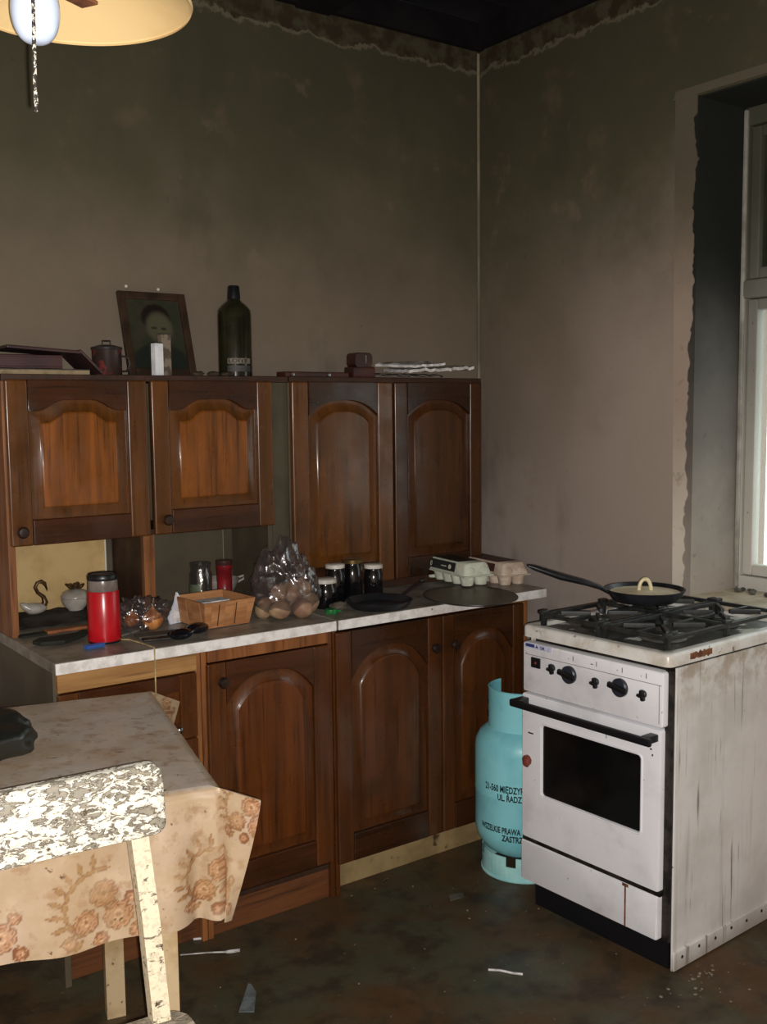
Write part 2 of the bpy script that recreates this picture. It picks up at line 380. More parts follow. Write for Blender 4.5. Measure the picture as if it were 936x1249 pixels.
# ------------------------------------------------------------------ room
H = 2.814; HC = 2.90; XL = -4.0; YR = -4.4
WY0, WY1, WZ0, WZ1, WD = -1.02, -2.15, .855, 2.413, .235     # window recess
struct(B().box(((XL + .4) / 2, (YR) / 2, -.05), (abs(XL) + .8, abs(YR) + .4, .1)).done('floor', FLOOR))
struct(B().box((XL / 2, .1, HC / 2), (abs(XL) + .6, .2, HC)).done('wall_back', WALL))
wr = B()
def seg(y0, y1, z0, z1): wr.box((.2, (y0 + y1) / 2, (z0 + z1) / 2), (.4, abs(y1 - y0), z1 - z0))
seg(0, WY0, 0, HC); seg(WY1, YR, 0, HC); seg(WY0, WY1, WZ1, HC); seg(WY0, WY1, 0, WZ0 - .02)
WR = struct(wr.done('wall_right', WALL))
struct(B().box((XL - .1, YR / 2, HC / 2), (.2, abs(YR) + .2, HC)).done('wall_left', WALL))
struct(B().box((XL / 2, YR - .1, HC / 2), (abs(XL) + .6, .2, HC)).done('wall_rear', WALL))
rv = B().box((WD / 2 - .002, WY0 - .002, (WZ0 + WZ1) / 2), (WD, .006, WZ1 - WZ0)).box((WD / 2 + .004, (WY0 + WY1) / 2, WZ1 - .002), (WD - .008, WY0 - WY1, .004)).box((WD / 2 + .004, WY1 + .002, (WZ0 + WZ1) / 2), (WD - .008, .004, WZ1 - WZ0))
rv.done('recess_lining', REVEAL, WR)
# ragged strip of smoothed plaster beside the recess
poly = []
nz = 150
for k in range(nz + 1):
    z = .86 + (WZ1 + .01 - .86) * k / nz
    e = .014 * noise.noise(Vector((0, 3, z * 7))) + .011 * noise.noise(Vector((2, 1, z * 24))) + .006 * noise.noise(Vector((5, 1, z * 70)))
    poly.append((min(-1.014 + e + .014 * min(1, max(0, (1.78 - z) / .3)), -.972) if z < 2.36 else -1.02, z))
poly += [(-.938, WZ1 + .012), (-.945, 1.7), (-.957, .86)]
B().prism(poly, 'x', -.006, .002).done('plaster_strip', STRIP, WR)
B().prism([(-.965, .86), (-1.0195, .86), (-1.0195, WZ1), (-.985, WZ1)], 'x', -.0025, .002).done('plaster_strip', REVEAL, WR)
B().prism([(-.93, WZ1 + .004), (-1.7, WZ1 + .004), (-1.7, WZ1 + .034), (-.94, WZ1 + .03)], 'x', -.007, .002).done('plaster_strip', STRIP, WR)
B().tube([(-.006, -.008, z) for z in (.86, 1.4, 2., 2.81)], .006, 8).done('trim_1', simple('pale_corner_bead', (150, 140, 118), (110, 104, 84), 9, rough=.8, stretch=(1, 1, .4)))
struct(bpy.data.objects['trim_1'])
cl = struct(B().box((XL / 2, YR / 2, HC + .06), (abs(XL) + .6, abs(YR) + .4, .04)).done('ceiling', CEIL))
for k in range(24):
    y = -.02 - .185 * k
    B().box((XL / 2, y - .09, HC + .03 + .004 * math.sin(k * 2.1)), (abs(XL), .172, .022), .004).done('board', CEIL, cl)
for k, x in enumerate((-.75, -1.75, -2.75, -3.6)):
    B().box((x, YR / 2, HC - .03), (.14, abs(YR), .12), .008).done('ceiling_beam', BEAM, cl)
struct(B().box((XL / 2, -.022, HC - .035), (abs(XL), .03, .1), .005).done('trim_2', BEAM))
struct(B().box((-.022, YR / 2 - .02, HC - .035), (.03, abs(YR) - .04, .1), .005).done('trim_3', BEAM))
B().box((-.012, -.012, HC - .03), (.02, .02, .09), .003).done('trim_4', BEAM); struct(bpy.data.objects['trim_4'])
# window
wn = struct(B().box((WD + .03, WY0 - .010, (WZ0 + WZ1) / 2), (.06, .02, WZ1 - WZ0), .005).box((WD + .03, WY1 + .010, (WZ0 + WZ1) / 2), (.06, .02, WZ1 - WZ0), .005)
    .box((WD + .03, (WY0 + WY1) / 2, WZ1 - .03), (.06, WY0 - WY1, .06), .006).box((WD + .03, (WY0 + WY1) / 2, WZ0 + .025), (.06, WY0 - WY1, .05), .006)
    .box((WD + .025, (WY0 + WY1) / 2, 1.84), (.07, WY0 - WY1, .06), .008).done('window_1', WINPAINT))
ymid = (WY0 + WY1) / 2
for (a, b) in ((WY0 - .022, ymid + .001), (ymid - .001, WY1 + .022)):
    for (z0, z1) in ((WZ0 + .052, 1.808), (1.872, WZ1 - .062)):
        sash = B(); s_ = .036
        sash.box((WD + .03, a - s_ / 2, (z0 + z1) / 2), (.04, s_, z1 - z0), .006).box((WD + .03, b + s_ / 2, (z0 + z1) / 2), (.04, s_, z1 - z0), .006)
        sash.box((WD + .03, (a + b) / 2, z1 - s_ / 2), (.04, a - b - 2 * s_, s_), .006).box((WD + .03, (a + b) / 2, z0 + s_ / 2), (.04, a - b - 2 * s_, s_), .006)
        so = sash.done('sash', WINPAINT, wn)
        B().box((WD + .03, (a + b) / 2, (z0 + z1) / 2), (.004, a - b - 2 * s_ + .01, z1 - z0 - 2 * s_ + .01)).done('pane', PANE if z0 < 1.5 else DARKPANE, so)
B().box((WD - .005, WY0 - .012, (WZ0 + WZ1) / 2), (.012, .014, WZ1 - WZ0 - .02), .004).done('bead', simple('pale_window_bead', (170, 166, 156), (130, 126, 116), 6, rough=.5), wn)
sl = struct(B().box((WD / 2 - .03, (WY0 + WY1) / 2, WZ0 - .006), (WD + .06, WY0 - WY1 - .004, .024), .006).done('trim_5', SILLM))
d = B()
for k in range(26):
    d.ball((WD - .03 - random.random() * .05, WY0 - .03 - random.random() * .5, WZ0 + .012), .008 + .008 * random.random(), 1, (1, 1, .6), None, .5, 2, k)
d.done('sill_debris', simple('grey_crumbs', (96, 90, 84), (60, 54, 50), 30, rough=.9), sl)['kind'] = 'stuff'

# ------------------------------------------------------------------ fitted kitchen units
def arch(style, x0, x1, ct, cs, n=20):
    pts = []
    for k in range(n + 1):
        t = -1 + 2 * k / n
        if style == 'cathedral':
            q = min(1, max(0, (.80 - abs(t)) / .5)); s = q * q * (3 - 2 * q); s = s * .92 + .08 * (1 - t * t)
        else: s = (1 - abs(t) ** 2.6)
        pts.append((x0 + (x1 - x0) * k / n, cs + (ct - cs) * s))
    return pts
def raised_door(parent, x0, x1, z0, z1, yf, style, st=.058, br=.07, tc=.055, rise=.04, knob=None, pal=P_LOW):
    th = .02; W_FIELD, W_V, W_H = pal
    dr = B().box(((x0 + x1) / 2, yf + th - .003, (z0 + z1) / 2), (x1 - x0 - .004, .006, z1 - z0 - .004)).done('door', W_V, parent)
    B().box((x0 + st / 2, yf + th / 2 - .002, (z0 + z1) / 2), (st, th - .004, z1 - z0), .0055, seg=4).done('stile', W_V, dr)
    B().box((x1 - st / 2, yf + th / 2 - .002, (z0 + z1) / 2), (st, th - .004, z1 - z0), .0055, seg=4).done('stile', W_V, dr)
    a, b = x0 + st, x1 - st
    B().box(((a + b) / 2, yf + th / 2 - .0015, z0 + br / 2), (b - a, th - .004, br), .0035, seg=3).done('rail', W_H, dr)
    top = arch(style, a, b, z1 - tc, z1 - tc - rise)
    B().prism([(a, z1), (b, z1)] + top[::-1], 'y', yf + .0005, yf + th - .004, .003).done('rail', W_H, dr)
    # raised and fielded panel
    bm = B(); rings = []
    for ins, y in ((.002, yf + .013), (.008, yf + .013), (.011, yf + .0125), (.030, yf + .0085), (.0325, yf + .006), (.0345, yf + .0042), (.037, yf + .0034), (.041, yf + .0032)):
        tp = arch(style, a + ins, b - ins, z1 - tc - ins, z1 - tc - rise - ins * (1 if style == 'cathedral' else .7))
        out = [(a + ins, z0 + br + ins), (b - ins, z0 + br + ins)] + tp[::-1]
        rings.append([bm.bm.verts.new((p[0], y, p[1])) for p in out])
    for A, C in zip(rings, rings[1:]):
        for i in range(len(A)):
            j = (i + 1) % len(A); bm.bm.faces.new([A[i], A[j], C[j], C[i]])
    bm.bm.faces.new(rings[-1])
    bm.bm.faces.ensure_lookup_table()
    nn = len(rings[0])
    for f in list(bm.bm.faces)[nn * 4:]: f.material_index = 1
    bm.done('raised_panel', (W_V, W_FIELD), dr, 75)
    if knob:
        B().lathe([(0, 0), (.008, 0), (.008, .008), (.015, .012), (.0165, .02), (.012, .027), (0, .029)], (knob[0], yf - .0005, knob[1]), 20, RX(PI / 2)).done('knob', KNOB_W, dr)
    return dr
# --- hutch with two doors above an open niche (local origin at its back bottom on the worktop)
UT = 1.572; CT = .8555
hu = thing('wall_cabinet', 'brown two-door hutch over an open niche, left half of the upper cabinets', 'cabinet', (-1.915, -.004, CT))
def hb(name, x0, x1, y0, y1, z0, z1, mt, bev=.002): return B().box(((x0 + x1) / 2 + 1.915, (y0 + y1) / 2 + .004, (z0 + z1) / 2 - CT), (x1 - x0, abs(y1 - y0), z1 - z0), bev).done(name, mt, hu)
hb('side_panel', -1.915, -1.895, -.262, -.004, CT, UT - .018, W_POST)
hb('divider', -1.528, -1.494, -.262, -.016, CT, 1.108, W_POST)
hb('divider_face', -1.53, -1.5285, -.245, -.016, CT, 1.106, W_DARK)
hb('side_panel', -1.112, -1.096, -.262, -.016, CT, UT - .018, DRAB_PANEL)
hb('filler_board', -1.0955, -1.033, -.262, -.25, CT, UT - .018, FILLER)
hb('top_board', -1.915, -1.033, -.272, -.004, UT - .018, UT, W_DARK)
hb('shelf', -1.895, -1.112, -.26, -.016, 1.108, 1.124, W_DARK)
hb('back_panel', -1.894, -1.552, -.016, -.005, CT, UT - .02, CREAM_PANEL)
hb('back_panel', -1.552, -1.145, -.014, -.005, CT, UT - .02, DRAB_PANEL)
hb('back_panel', -1.143, -1.096, -.012, -.005, CT, UT - .02, DRAB_PANEL)
hb('panel_edge', -1.5555, -1.5505, -.022, -.0165, CT, 1.107, WHITE_EDGE, .001)
hb('panel_edge', -1.1465, -1.1435, -.018, -.0145, CT, 1.107, simple('dull_panel_edge', (130, 120, 98)), .001)
o = lambda x: x + 1.915
raised_door(hu, o(-1.911), o(-1.512), 1.108 - CT, 1.557 - CT, -.28, 'cathedral', .06, .07, .055, .03, (o(-1.885), 1.148 - CT), P_HONEY)
raised_door(hu, o(-1.499), o(-1.098), 1.108 - CT, 1.557 - CT, -.28, 'cathedral', .055, .072, .055, .032, (o(-1.466), 1.152 - CT), P_HONEY)
# --- tall hutch standing on the worktop
tu = thing('wall_cabinet', 'brown hutch with two tall doors, right half of the upper cabinets by the corner', 'cabinet', (-1.03, -.004, CT))
def tb(name, x0, x1, y0, y1, z0, z1, mt, bev=.002): return B().box(((x0 + x1) / 2 + 1.03, (y0 + y1) / 2 + .004, (z0 + z1) / 2 - CT), (x1 - x0, abs(y1 - y0), z1 - z0), bev).done(name, mt, tu)
tb('side_panel', -1.031, -1.014, -.262, -.004, CT, UT - .018, SIDEBOARD)
tb('side_panel', -.25, -.234, -.262, -.004, CT, UT - .018, W_DARK)
tb('top_board', -1.032, -.232, -.278, -.004, UT - .018, UT, W_DARK)
tb('bottom_board', -1.014, -.25, -.262, -.014, CT, CT + .03, W_DARK)
tb('back_panel', -1.014, -.25, -.014, -.005, CT + .03, UT - .018, DRAB_PANEL)
o = lambda x: x + 1.03
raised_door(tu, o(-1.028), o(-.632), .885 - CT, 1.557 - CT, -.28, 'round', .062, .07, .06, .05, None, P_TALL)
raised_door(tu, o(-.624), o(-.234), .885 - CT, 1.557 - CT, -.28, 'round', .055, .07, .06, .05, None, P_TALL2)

# --- base units
LF = -.57
dl = thing('base_cabinet', 'brown drawer base cabinet at the left end with a pale raw apron board', 'cabinet', (-1.915, -.004, 0))
def db(name, x0, x1, y0, y1, z0, z1, mt, par=None, bev=.002, ox=-1.915): return B().box(((x0 + x1) / 2 - ox, (y0 + y1) / 2 + .004, (z0 + z1) / 2), (x1 - x0, abs(y1 - y0), z1 - z0), bev).done(name, mt, par or dl)
db('side_panel', -1.913, -1.896, LF - .01, -.004, 0, .824, SIDEBOARD); db('side_panel', -1.527, -1.511, LF - .01, -.004, 0, .824, W_POST)
db('back_panel', -1.896, -1.527, -.02, -.006, .05, .82, W_DARK); db('bottom_board', -1.896, -1.527, LF, -.02, .09, .105, W_DARK)
db('apron_board', -1.905, -1.528, LF - .022, LF - .004, .772, .824, W_PALE)
db('plinth', -1.896, -1.512, -.55, -.535, 0, .1, PLINTH_B)
for (z0, z1) in ((.592, .768), (.35, .588), (.11, .346)):
    dw = db('drawer', -1.905, -1.53, LF - .018, LF, z0, z1, W_V, None, .004)
    a, b = -1.905, -1.53
    for (p, q, r, t, mt) in ((a, a + .05, z0, z1, W_V), (b - .05, b, z0, z1, W_V), (a + .05, b - .05, z0, z0 + .045, W_H), (a + .05, b - .05, z1 - .045, z1, W_H)):
        db('stile' if mt is W_V else 'rail', p, q, LF - .026, LF - .018, r, t, mt, dw, .003)
    db('raised_panel', a + .062, b - .062, LF - .024, LF - .018, z0 + .057, z1 - .057, W_FIELD, dw, .004)
    B().lathe([(0, 0), (.007, 0), (.009, .008), (.006, .011), (0, .012)], (-1.586 + 1.915, LF - .022, z0 + .028), 16, RX(PI / 2)).done('knob', SILVER, dw)
du = thing('base_cabinet', 'brown one-door base cabinet between the drawers and the two-door unit', 'cabinet', (-1.509, -.004, 0))
def eb(*a, **k): return db(*a, par=du, ox=-1.509, **k)
eb('side_panel', -1.509, -1.493, LF - .01, -.004, 0, .824, W_POST); eb('side_panel', -1.102, -1.087, LF - .01, -.004, 0, .824, W_V)
eb('back_panel', -1.493, -1.102, -.02, -.006, .05, .82, W_DARK); eb('bottom_board', -1.493, -1.102, LF, -.02, .09, .105, W_DARK)
eb('apron_board', -1.4925, -1.1025, LF - .018, LF - .003, .786, .824, W_POST)
eb('plinth', -1.50, -1.1, -.565, -.545, 0, .1, PLINTH_B)
o = lambda x: x + 1.509
raised_door(du, o(-1.497), o(-1.098), .118, .782, -.588, 'round', .058, .08, .045, .075, (o(-1.457), .73))
dd = thing('base_cabinet', 'dark brown two-door base cabinet at the right end beside the gas bottle', 'cabinet', (-1.083, -.004, 0))
def fb(*a, **k): return db(*a, par=dd, ox=-1.083, **k)
fb('side_panel', -1.083, -1.068, LF - .01, -.004, 0, .824, W_V); fb('side_panel', -.316, -.30, LF - .02, -.004, 0, .824, W_POST)
fb('back_panel', -1.068, -.316, -.02, -.006, .05, .82, W_DARK); fb('bottom_board', -1.068, -.316, LF, -.02, .09, .105, W_DARK)
fb('plinth', -1.06, -.316, -.53, -.515, 0, .092, PLINTH)
fb('foot', -1.0825, -1.062, -.57, -.535, 0, .06, W_DARK)
o = lambda x: x + 1.083
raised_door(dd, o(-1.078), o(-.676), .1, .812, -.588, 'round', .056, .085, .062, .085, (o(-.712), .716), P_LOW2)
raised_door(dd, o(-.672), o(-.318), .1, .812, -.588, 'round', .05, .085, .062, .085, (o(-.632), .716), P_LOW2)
# worktops
def worktop(name, x0, x1, label):
    t = thing(name, label, 'worktop', ((x0 + x1) / 2, -.31, CT - .03))
    B().box((0, 0, .015), (x1 - x0, .61, .03), .003).done('slab', MARBLE, t)
    B().box((0, -.3065, .0148), (x1 - x0 - .002, .004, .0285), .0015).done('edge_strip', EDGE, t)
worktop('worktop', -1.917, -1.092, 'grey worktop piece with dirty white edge on the left base cabinets')
worktop('worktop', -1.086, -.238, 'grey worktop piece with chipped white edge at the right end, under the egg cartons')

# ------------------------------------------------------------------ gas cooker (local x into depth, y to its left, z up)
ST = thing('gas_cooker', 'white enamelled gas cooker with rusty edges and drip stains in front of the window', 'cooker', (-.6565, -1.4633, 0), .046)
SX = B().box((.32, .25, .44), (.55, .485, .74), .003); SX.done('body', STEEL, ST)
B().box((.33, .002, .405), (.59, .006, .806), .002).box((.33, -.003, .028), (.59, .008, .05), .003).done('side_panel', SIDE, ST)
B().box((.33, .498, .445), (.59, .006, .726), .002).done('side_panel', SIDE, ST)
B().box((.030, .016, .44), (.008, .024, .72), .002).done('corner_strip', STEEL, ST)
B().box((.05, .25, .036), (.02, .47, .072), .002).done('plinth', BLACK_PL, ST)
hob = B()
def rr(u0, u1, v0, v1, r, n=5):
    pts = []
    for (cu, cv, a) in ((u1 - r, v1 - r, 0), (u0 + r, v1 - r, 1), (u0 + r, v0 + r, 2), (u1 - r, v0 + r, 3)):
        for k in range(n + 1): q = (a + k / n) * PI / 2; pts.append((cu + r * math.cos(q), cv + r * math.sin(q)))
    return pts
def loft(bm, rings, cap0=True, cap1=True):
    R = [[bm.verts.new(p) for p in r] for r in rings]
    for A, C in zip(R, R[1:]):
        for i in range(len(A)):
            j = (i + 1) % len(A); bm.faces.new([A[i], A[j], C[j], C[i]])
    if cap0: bm.faces.new(R[0][::-1])
    if cap1: bm.faces.new(R[-1])
def ringz(u0, u1, v0, v1, r, z): return [(p[0], p[1], z) for p in rr(u0, u1, v0, v1, r)]
loft(hob.bm, [ringz(0, .62, -.004, .505, .02, .814), ringz(0, .62, -.004, .505, .02, .84), ringz(.003, .617, -.001, .502, .018, .8455), ringz(.008, .612, .004, .497, .015, .8476),
     ringz(.028, .59, .024, .477, .03, .8472), ringz(.036, .582, .032, .469, .03, .838)])
hob.done('hob_top', ENAMEL_DIRTY, ST)
B().box((.309, .25, .8392), (.53, .42, .003)).done('burner_well', GREASE, ST)
rp_ = [(.085 + .095 * k / 11, .832 + .006 * noise.noise(Vector((k * .9, 1, 2))) + .007) for k in range(12)] + [(.18 - .095 * k / 11, .829 + .006 * noise.noise(Vector((k * .8, 7, 2))) - .006) for k in range(12)]
B().prism(rp_, 'y', -.0052, -.0036).done('rust_patch', RUST, ST)
for (u, v, r) in ((.17, .14, .042), (.43, .14, .034), (.17, .36, .034), (.43, .36, .042)):
    bu = B().lathe([(0, .84), (r + .016, .84), (r + .02, .8435), (r + .012, .846), (r, .845), (r * .95, .858), (r * .7, .859), (0, .859)], (u, v, 0), 28).done('burner', ALU if r > .04 else STEEL, ST)
    B().lathe([(0, .8585), (r * .85, .8585), (r * .9, .862), (r * .8, .867), (0, .868)], (u, v, 0), 24).done('burner_cap', BLACK, bu)
for (v0, v1) in ((.032, .246), (.254, .468)):
    g = B(); bz = .874; t = .0115
    for v in (v0 + .006, v1 - .006): g.box((.31, v, bz), (.53, t, t), .002)
    for u in (.047, .31, .573): g.box((u, (v0 + v1) / 2, bz), (t, v1 - v0, t), .002)
    vm = (v0 + v1) / 2
    for uc in (.17, .44):
        for k in range(4):
            a = PI / 4 + k * PI / 2
            g.box((uc + .075 * math.cos(a), vm + .06 * math.sin(a), bz + .004), (.085, t * .9, .013), .002, RZ(a))
        for s in (-1, 1): g.box((uc + s * .085, vm, bz), (.09, t * .8, t), .002)
    for u in (.047, .31, .573):
        for v in (v0 + .006, v1 - .006):
            g.box((u, v, .858), (.014, .014, .032), .002); g.box((u, v, bz + .008), (.03, .016, .012), .003)
    g.done('pan_support', BLACK, ST)
# control panel
def plate(bm, u0, u1, v0, v1, z0, z1, r=.008, bev=.004):
    f = lambda i, u: [(u, p[0], p[1]) for p in rr(v0 + i, v1 - i, z0 + i, z1 - i, max(r - i, .001))]
    loft(bm, [f(0, u1), f(0, u0 + bev), f(bev * .3, u0 + bev * .3), f(bev, u0)])
cp = B(); plate(cp.bm, .006, .034, .018, .504, .652, .797); cp = cp.done('control_panel', ENAMEL, ST)
B().box((.0055, .258, .762), (.0012, .47, .0016)).box((.0055, .03, .712), (.0012, .0016, .1)).done('crease', simple('panel_crease_grey', (140, 134, 130)), cp)  # creases drawn as thin grey lines on the panel
for v in (.328, .153):
    k = B().lathe([(0, 0), (.025, 0), (.025, .008), (.022, .011), (0, .012)], (.006, v, .732), 26, RY(-PI / 2)).done('knob', KNOB_PL, ST)
    B().box((-.006, v + .002, .732), (.012, .064, .017), .005, RX(.18)).done('knob_grip', BLACK_PL, k)
for v, z in ((.391, .739), (.235, .731), (.079, .730)):
    k = B().lathe([(0, 0), (.0105, 0), (.0105, .007), (.008, .009), (0, .0095)], (.006, v, z), 18, RY(-PI / 2)).box((.0, v, z - .003), (.012, .012, .03), .004, RX(-.2)).done('knob', BLACK_PL, ST)
    B().box((.001, v + .012, z - .006), (.008, .012, .008), .002, RX(.3)).done('knob_grip', BLACK_PL, k)
sw = B().box((.004, .453, .742), (.006, .034, .03), .002).done('switch', BLACK_PL, ST)
B().ball((.0005, .452, .742), .005, 2, (.4, 1, 1)).done('switch_symbol', REDKNOB, sw)
stk = B().box((.0055, .446, .788), (.0012, .104, .015)).done('sticker', simple('sticker_paper', (196, 200, 220), None, rough=.4), ST)
sb = B(); sb.box((.0046, .476, .789), (.0006, .034, .009)); sb.prism([(.4555, .785), (.450, .785), (.4445, .785), (.450, .793)], 'x', .0043, .0049); sb.done('sticker_print', INKB, stk)
def yz_text(s, size, v, z, u, mt, par, sx=1, bold=.0):
    me = text_mesh(s, size, bold)
    for q in me.vertices: q.co = Vector((u, v - q.co.x * sx, z + q.co.y))
    me.materials.append(mt); return link('lettering', me, par)
yz_text('GM.', .0125, .4385, .7835, .0046, INKB, stk, .9, .0004); yz_text('|', .014, .408, .783, .0046, INK, stk)
tk = B()
for v in (.328, .246, .16, .083): tk.box((.0056, v - .012, .779), (.001, .0016, .013)); tk.box((.0056, v + .004, .776), (.001, .008 if v > .24 and v < .25 else .002, .002))
tk.done('scale_marks', INK, cp)
# oven door with window
od = B()
F = lambda v0, v1, z0, z1, r, u: [(u, p[0], p[1]) for p in rr(v0, v1, z0, z1, r)]
loft(od.bm, [F(.025, .51, .214, .645, .008, .036), F(.025, .51, .214, .645, .008, .012), F(.0265, .5085, .2155, .6435, .007, .0085), F(.029, .506, .218, .641, .006, .008),
     F(.079, .439, .349, .571, .016, .008), F(.0815, .4365, .3515, .5685, .014, .005), F(.085, .433, .355, .565, .011, .006), F(.0875, .4305, .3575, .5625, .009, .014)])
od = od.done('oven_door', ENAMEL, ST)
B().box((.0145, .259, .46), (.004, .348, .21)).done('oven_window', OVEN_GLASS, od)
hd = B().box((-.036, .268, .622), (.014, .49, .022), .005)
for v in (.045, .495): hd.box((-.012, v, .624), (.044, .026, .02), .004)
hd.done('handle', BLACK_PL, od)
B().lathe([(0, 0), (.016, 0), (.015, .008), (.010, .012), (0, .013)], (.008, .487, .447), 9, RY(-PI / 2)).ball((-.004, .481, .443), .012, 2, (.7, 1, 1.1), None, .3).done('stopper', REDKNOB, od)
tk = B().box((.0077, .262, .6), (.0008, .0015, .018)).box((.0077, .2, .593), (.0008, .0015, .02)).box((.0077, .055, .59), (.0008, .006, .004)).box((.0077, .05, .575), (.0008, .004, .005)).box((.0077, .475, .53), (.0008, .02, .004)); tk.done('scratches', INK, od)
dw = B(); plate(dw.bm, .008, .034, .029, .513, .082, .203, .006); dw = dw.done('drawer', ENAMEL, ST)
B().box((.0076, .131, .142), (.0008, .005, .118)).box((.0076, .131, .198), (.001, .02, .008)).done('rust_streak', RUST, dw)
B().box((.02, .265, .209), (.02, .485, .012)).done('drawer_gap', STEEL, ST)
hl = B()
for k in range(7): hl.lathe([(0, 0), (.005, 0), (.004, .0012), (0, .0012)], (.07 + .075 * k, -.007, .034 + .004 * (k % 2)), 8, RX(PI / 2))
hl.done('dark_holes', INK, ST)

# frying pan and lid
def STW(u, v, z): c, s = math.cos(.046), math.sin(.046); return Vector((-.6565 + u * c - v * s, -1.4633 + u * s + v * c, z))
pc = STW(.372, .356, .8895)
pn = thing('frying_pan', 'black frying pan with long handle on the back of the gas cooker', 'pan', pc)
B().lathe([(0, 0), (.088, 0), (.094, .003), (.118, .035), (.1185, .037), (.115, .037), (.0915, .006), (0, .004)], n=48).done('bowl', PANBLK, pn)
he = Vector((-.603, -.906, 1.003)) - pc
p0 = Vector((he.x, he.y, 0)).normalized() * .108 + Vector((0, 0, .027))
B().tube([p0, p0.lerp(he, .12) + Vector((0, 0, .006)), p0.lerp(he, .3) + Vector((0, 0, .006)), p0.lerp(he, .6), p0.lerp(he, .92), he], [.008, .009, .012, .0145, .011, .005], 12, flat=.75).done('handle', PANBLK, pn)
ld = thing('pan_lid', 'cream lid with ivory ring handle lying inside the frying pan', 'lid', pc + Vector((0, 0, .0215)))
B().lathe([(0, 0), (.100, 0), (.104, .003), (.1035, .005), (.098, .004), (.04, .010), (0, .0115)], n=48).done('disc', LIDCREAM, ld)
rx = Vector((RT.x, RT.y, 0)).normalized()
B().tube([rx * (.018 * math.cos(a)) + Vector((0, 0, .010 + .034 * math.sin(a))) for a in [PI * k / 14 for k in range(15)]], .0055, 10).done('ring_handle', CREAMRING, ld)
# ------------------------------------------------------------------ gas bottle
GC = Vector((-.49, -.765, 0)); R0 = .15
gb = thing('gas_bottle', 'turquoise gas bottle with black lettering behind the cooker', 'gas bottle', GC)
B().lathe([(0, .055), (.085, .06), (.12, .082), (.141, .112), (.149, .14), (R0, .16), (R0, .262), (.1508, .265), (.1508, .271), (R0, .274), (R0, .40), (.147, .424), (.135, .447), (.11, .467), (.06, .48), (0, .484)], n=64).done('body', GAS, gb)
ft = B()
for k in range(48):
    a, b = 2 * PI * k / 48, 2 * PI * (k + 1) / 48
    notch = (k % 8) in (3, 4)
    h = .046 if notch else .076
    pts = [(.128, 0), (.128, h), (.124, h), (.124, 0)]
    A = [ft.bm.verts.new((r * math.cos(a), r * math.sin(a), z)) for r, z in pts]; Cq = [ft.bm.verts.new((r * math.cos(b), r * math.sin(b), z)) for r, z in pts]
    for i in range(4): ft.bm.faces.new([A[i], A[(i + 1) % 4], Cq[(i + 1) % 4], Cq[i]])
ft.lathe([(.124, 0), (.131, 0), (.132, .004), (.128, .008)], n=48)
ft.done('foot_ring', GAS_FOOT, gb)
co = B(); sh = []
N = 72
for k in range(N + 1):
    a = math.radians(88) + math.radians(302) * k / N
    h = .592
    if 6 < k < 10: h = .592
    ring = [(.104, .455), (.108, .455), (.108, h - .006), (.109, h), (.105, h + .002), (.103, h - .004), (.104, h - .01)]
    sh.append([co.bm.verts.new((r * math.cos(a), r * math.sin(a), z)) for r, z in ring])
for A, Cq in zip(sh, sh[1:]):
    for i in range(7): co.bm.faces.new([A[i], A[(i + 1) % 7], Cq[(i + 1) % 7], Cq[i]])
co.bm.faces.new(sh[0]); co.bm.faces.new(sh[-1][::-1])
co.done('collar', GAS, gb)
sp = B()
for z, hh in ((.545, .012), (.505, .016)): sp.box((.109 * math.cos(2.52), .109 * math.sin(2.52), z), (.004, .022, hh), .003, RZ(2.52))
sp.done('collar_slot', INK, gb)
B().lathe([(0, .47), (.02, .47), (.02, .50), (.013, .505), (.013, .53), (.024, .532), (.024, .548), (0, .55)], n=20).done('valve', ALU, gb)
def cyl_text(s, th0, z, size, sx):
    me = text_mesh(s, size, .0009)
    for q in me.vertices:
        th = th0 + q.co.x * sx / R0; rr_ = R0 + .0011
        q.co = Vector((rr_ * math.cos(th), rr_ * math.sin(th), z + q.co.y))
    me.materials.append(INK); link('lettering', me, gb)
rd = math.radians
cyl_text('21-560 MIĘDZYRZEC', rd(178), .293, .029, .62)
cyl_text('UL. RADZ', rd(197), .2745 , .029, .62) if 0 else cyl_text('UL. RADZYŃSKA', rd(196), .2665, .027, .66)
cyl_text('WSZELKIE PRAWA', rd(170.5), .163, .0265, .64)
cyl_text('ZASTRZEŻONE', rd(202), .139, .026, .70)

# ------------------------------------------------------------------ table with oilcloth
TA = -.2357; ex = Vector((math.cos(TA), math.sin(TA), 0)); ey = Vector((-math.sin(TA), math.cos(TA), 0))
TC = Vector((-1.881, -1.405, 0)); TL, TW, TZ, DH = 1.15, .72, .77, .248
tb_ = thing('dining_table', 'cream painted table under the stained oilcloth, lower left', 'table', TC - ex * TL / 2 + ey * TW / 2, TA)
B().box((0, 0, TZ - .016), (TL - .01, TW - .01, .026), .003).done('table_top', LEGP, tb_)
ap = B()
for s in (-1, 1): ap.box((0, s * (TW / 2 - .09), .68), (TL - .3, .022, .11)); ap.box((s * (TL / 2 - .12), 0, .68), (.022, TW - .24, .11))
ap.done('apron', LEGP, tb_)
for sx in (-1, 1):
    for sy in (-1, 1):
        B().prism([(-.022, -.022), (.022, -.022), (.022, .022), (-.022, .022)], 'z', 0, TZ - .03, 0).done('leg', LEGP, tb_, loc=(sx * (TL / 2 - (.092 if sy < 0 else .122)), sy * (TW / 2 - .085), 0))
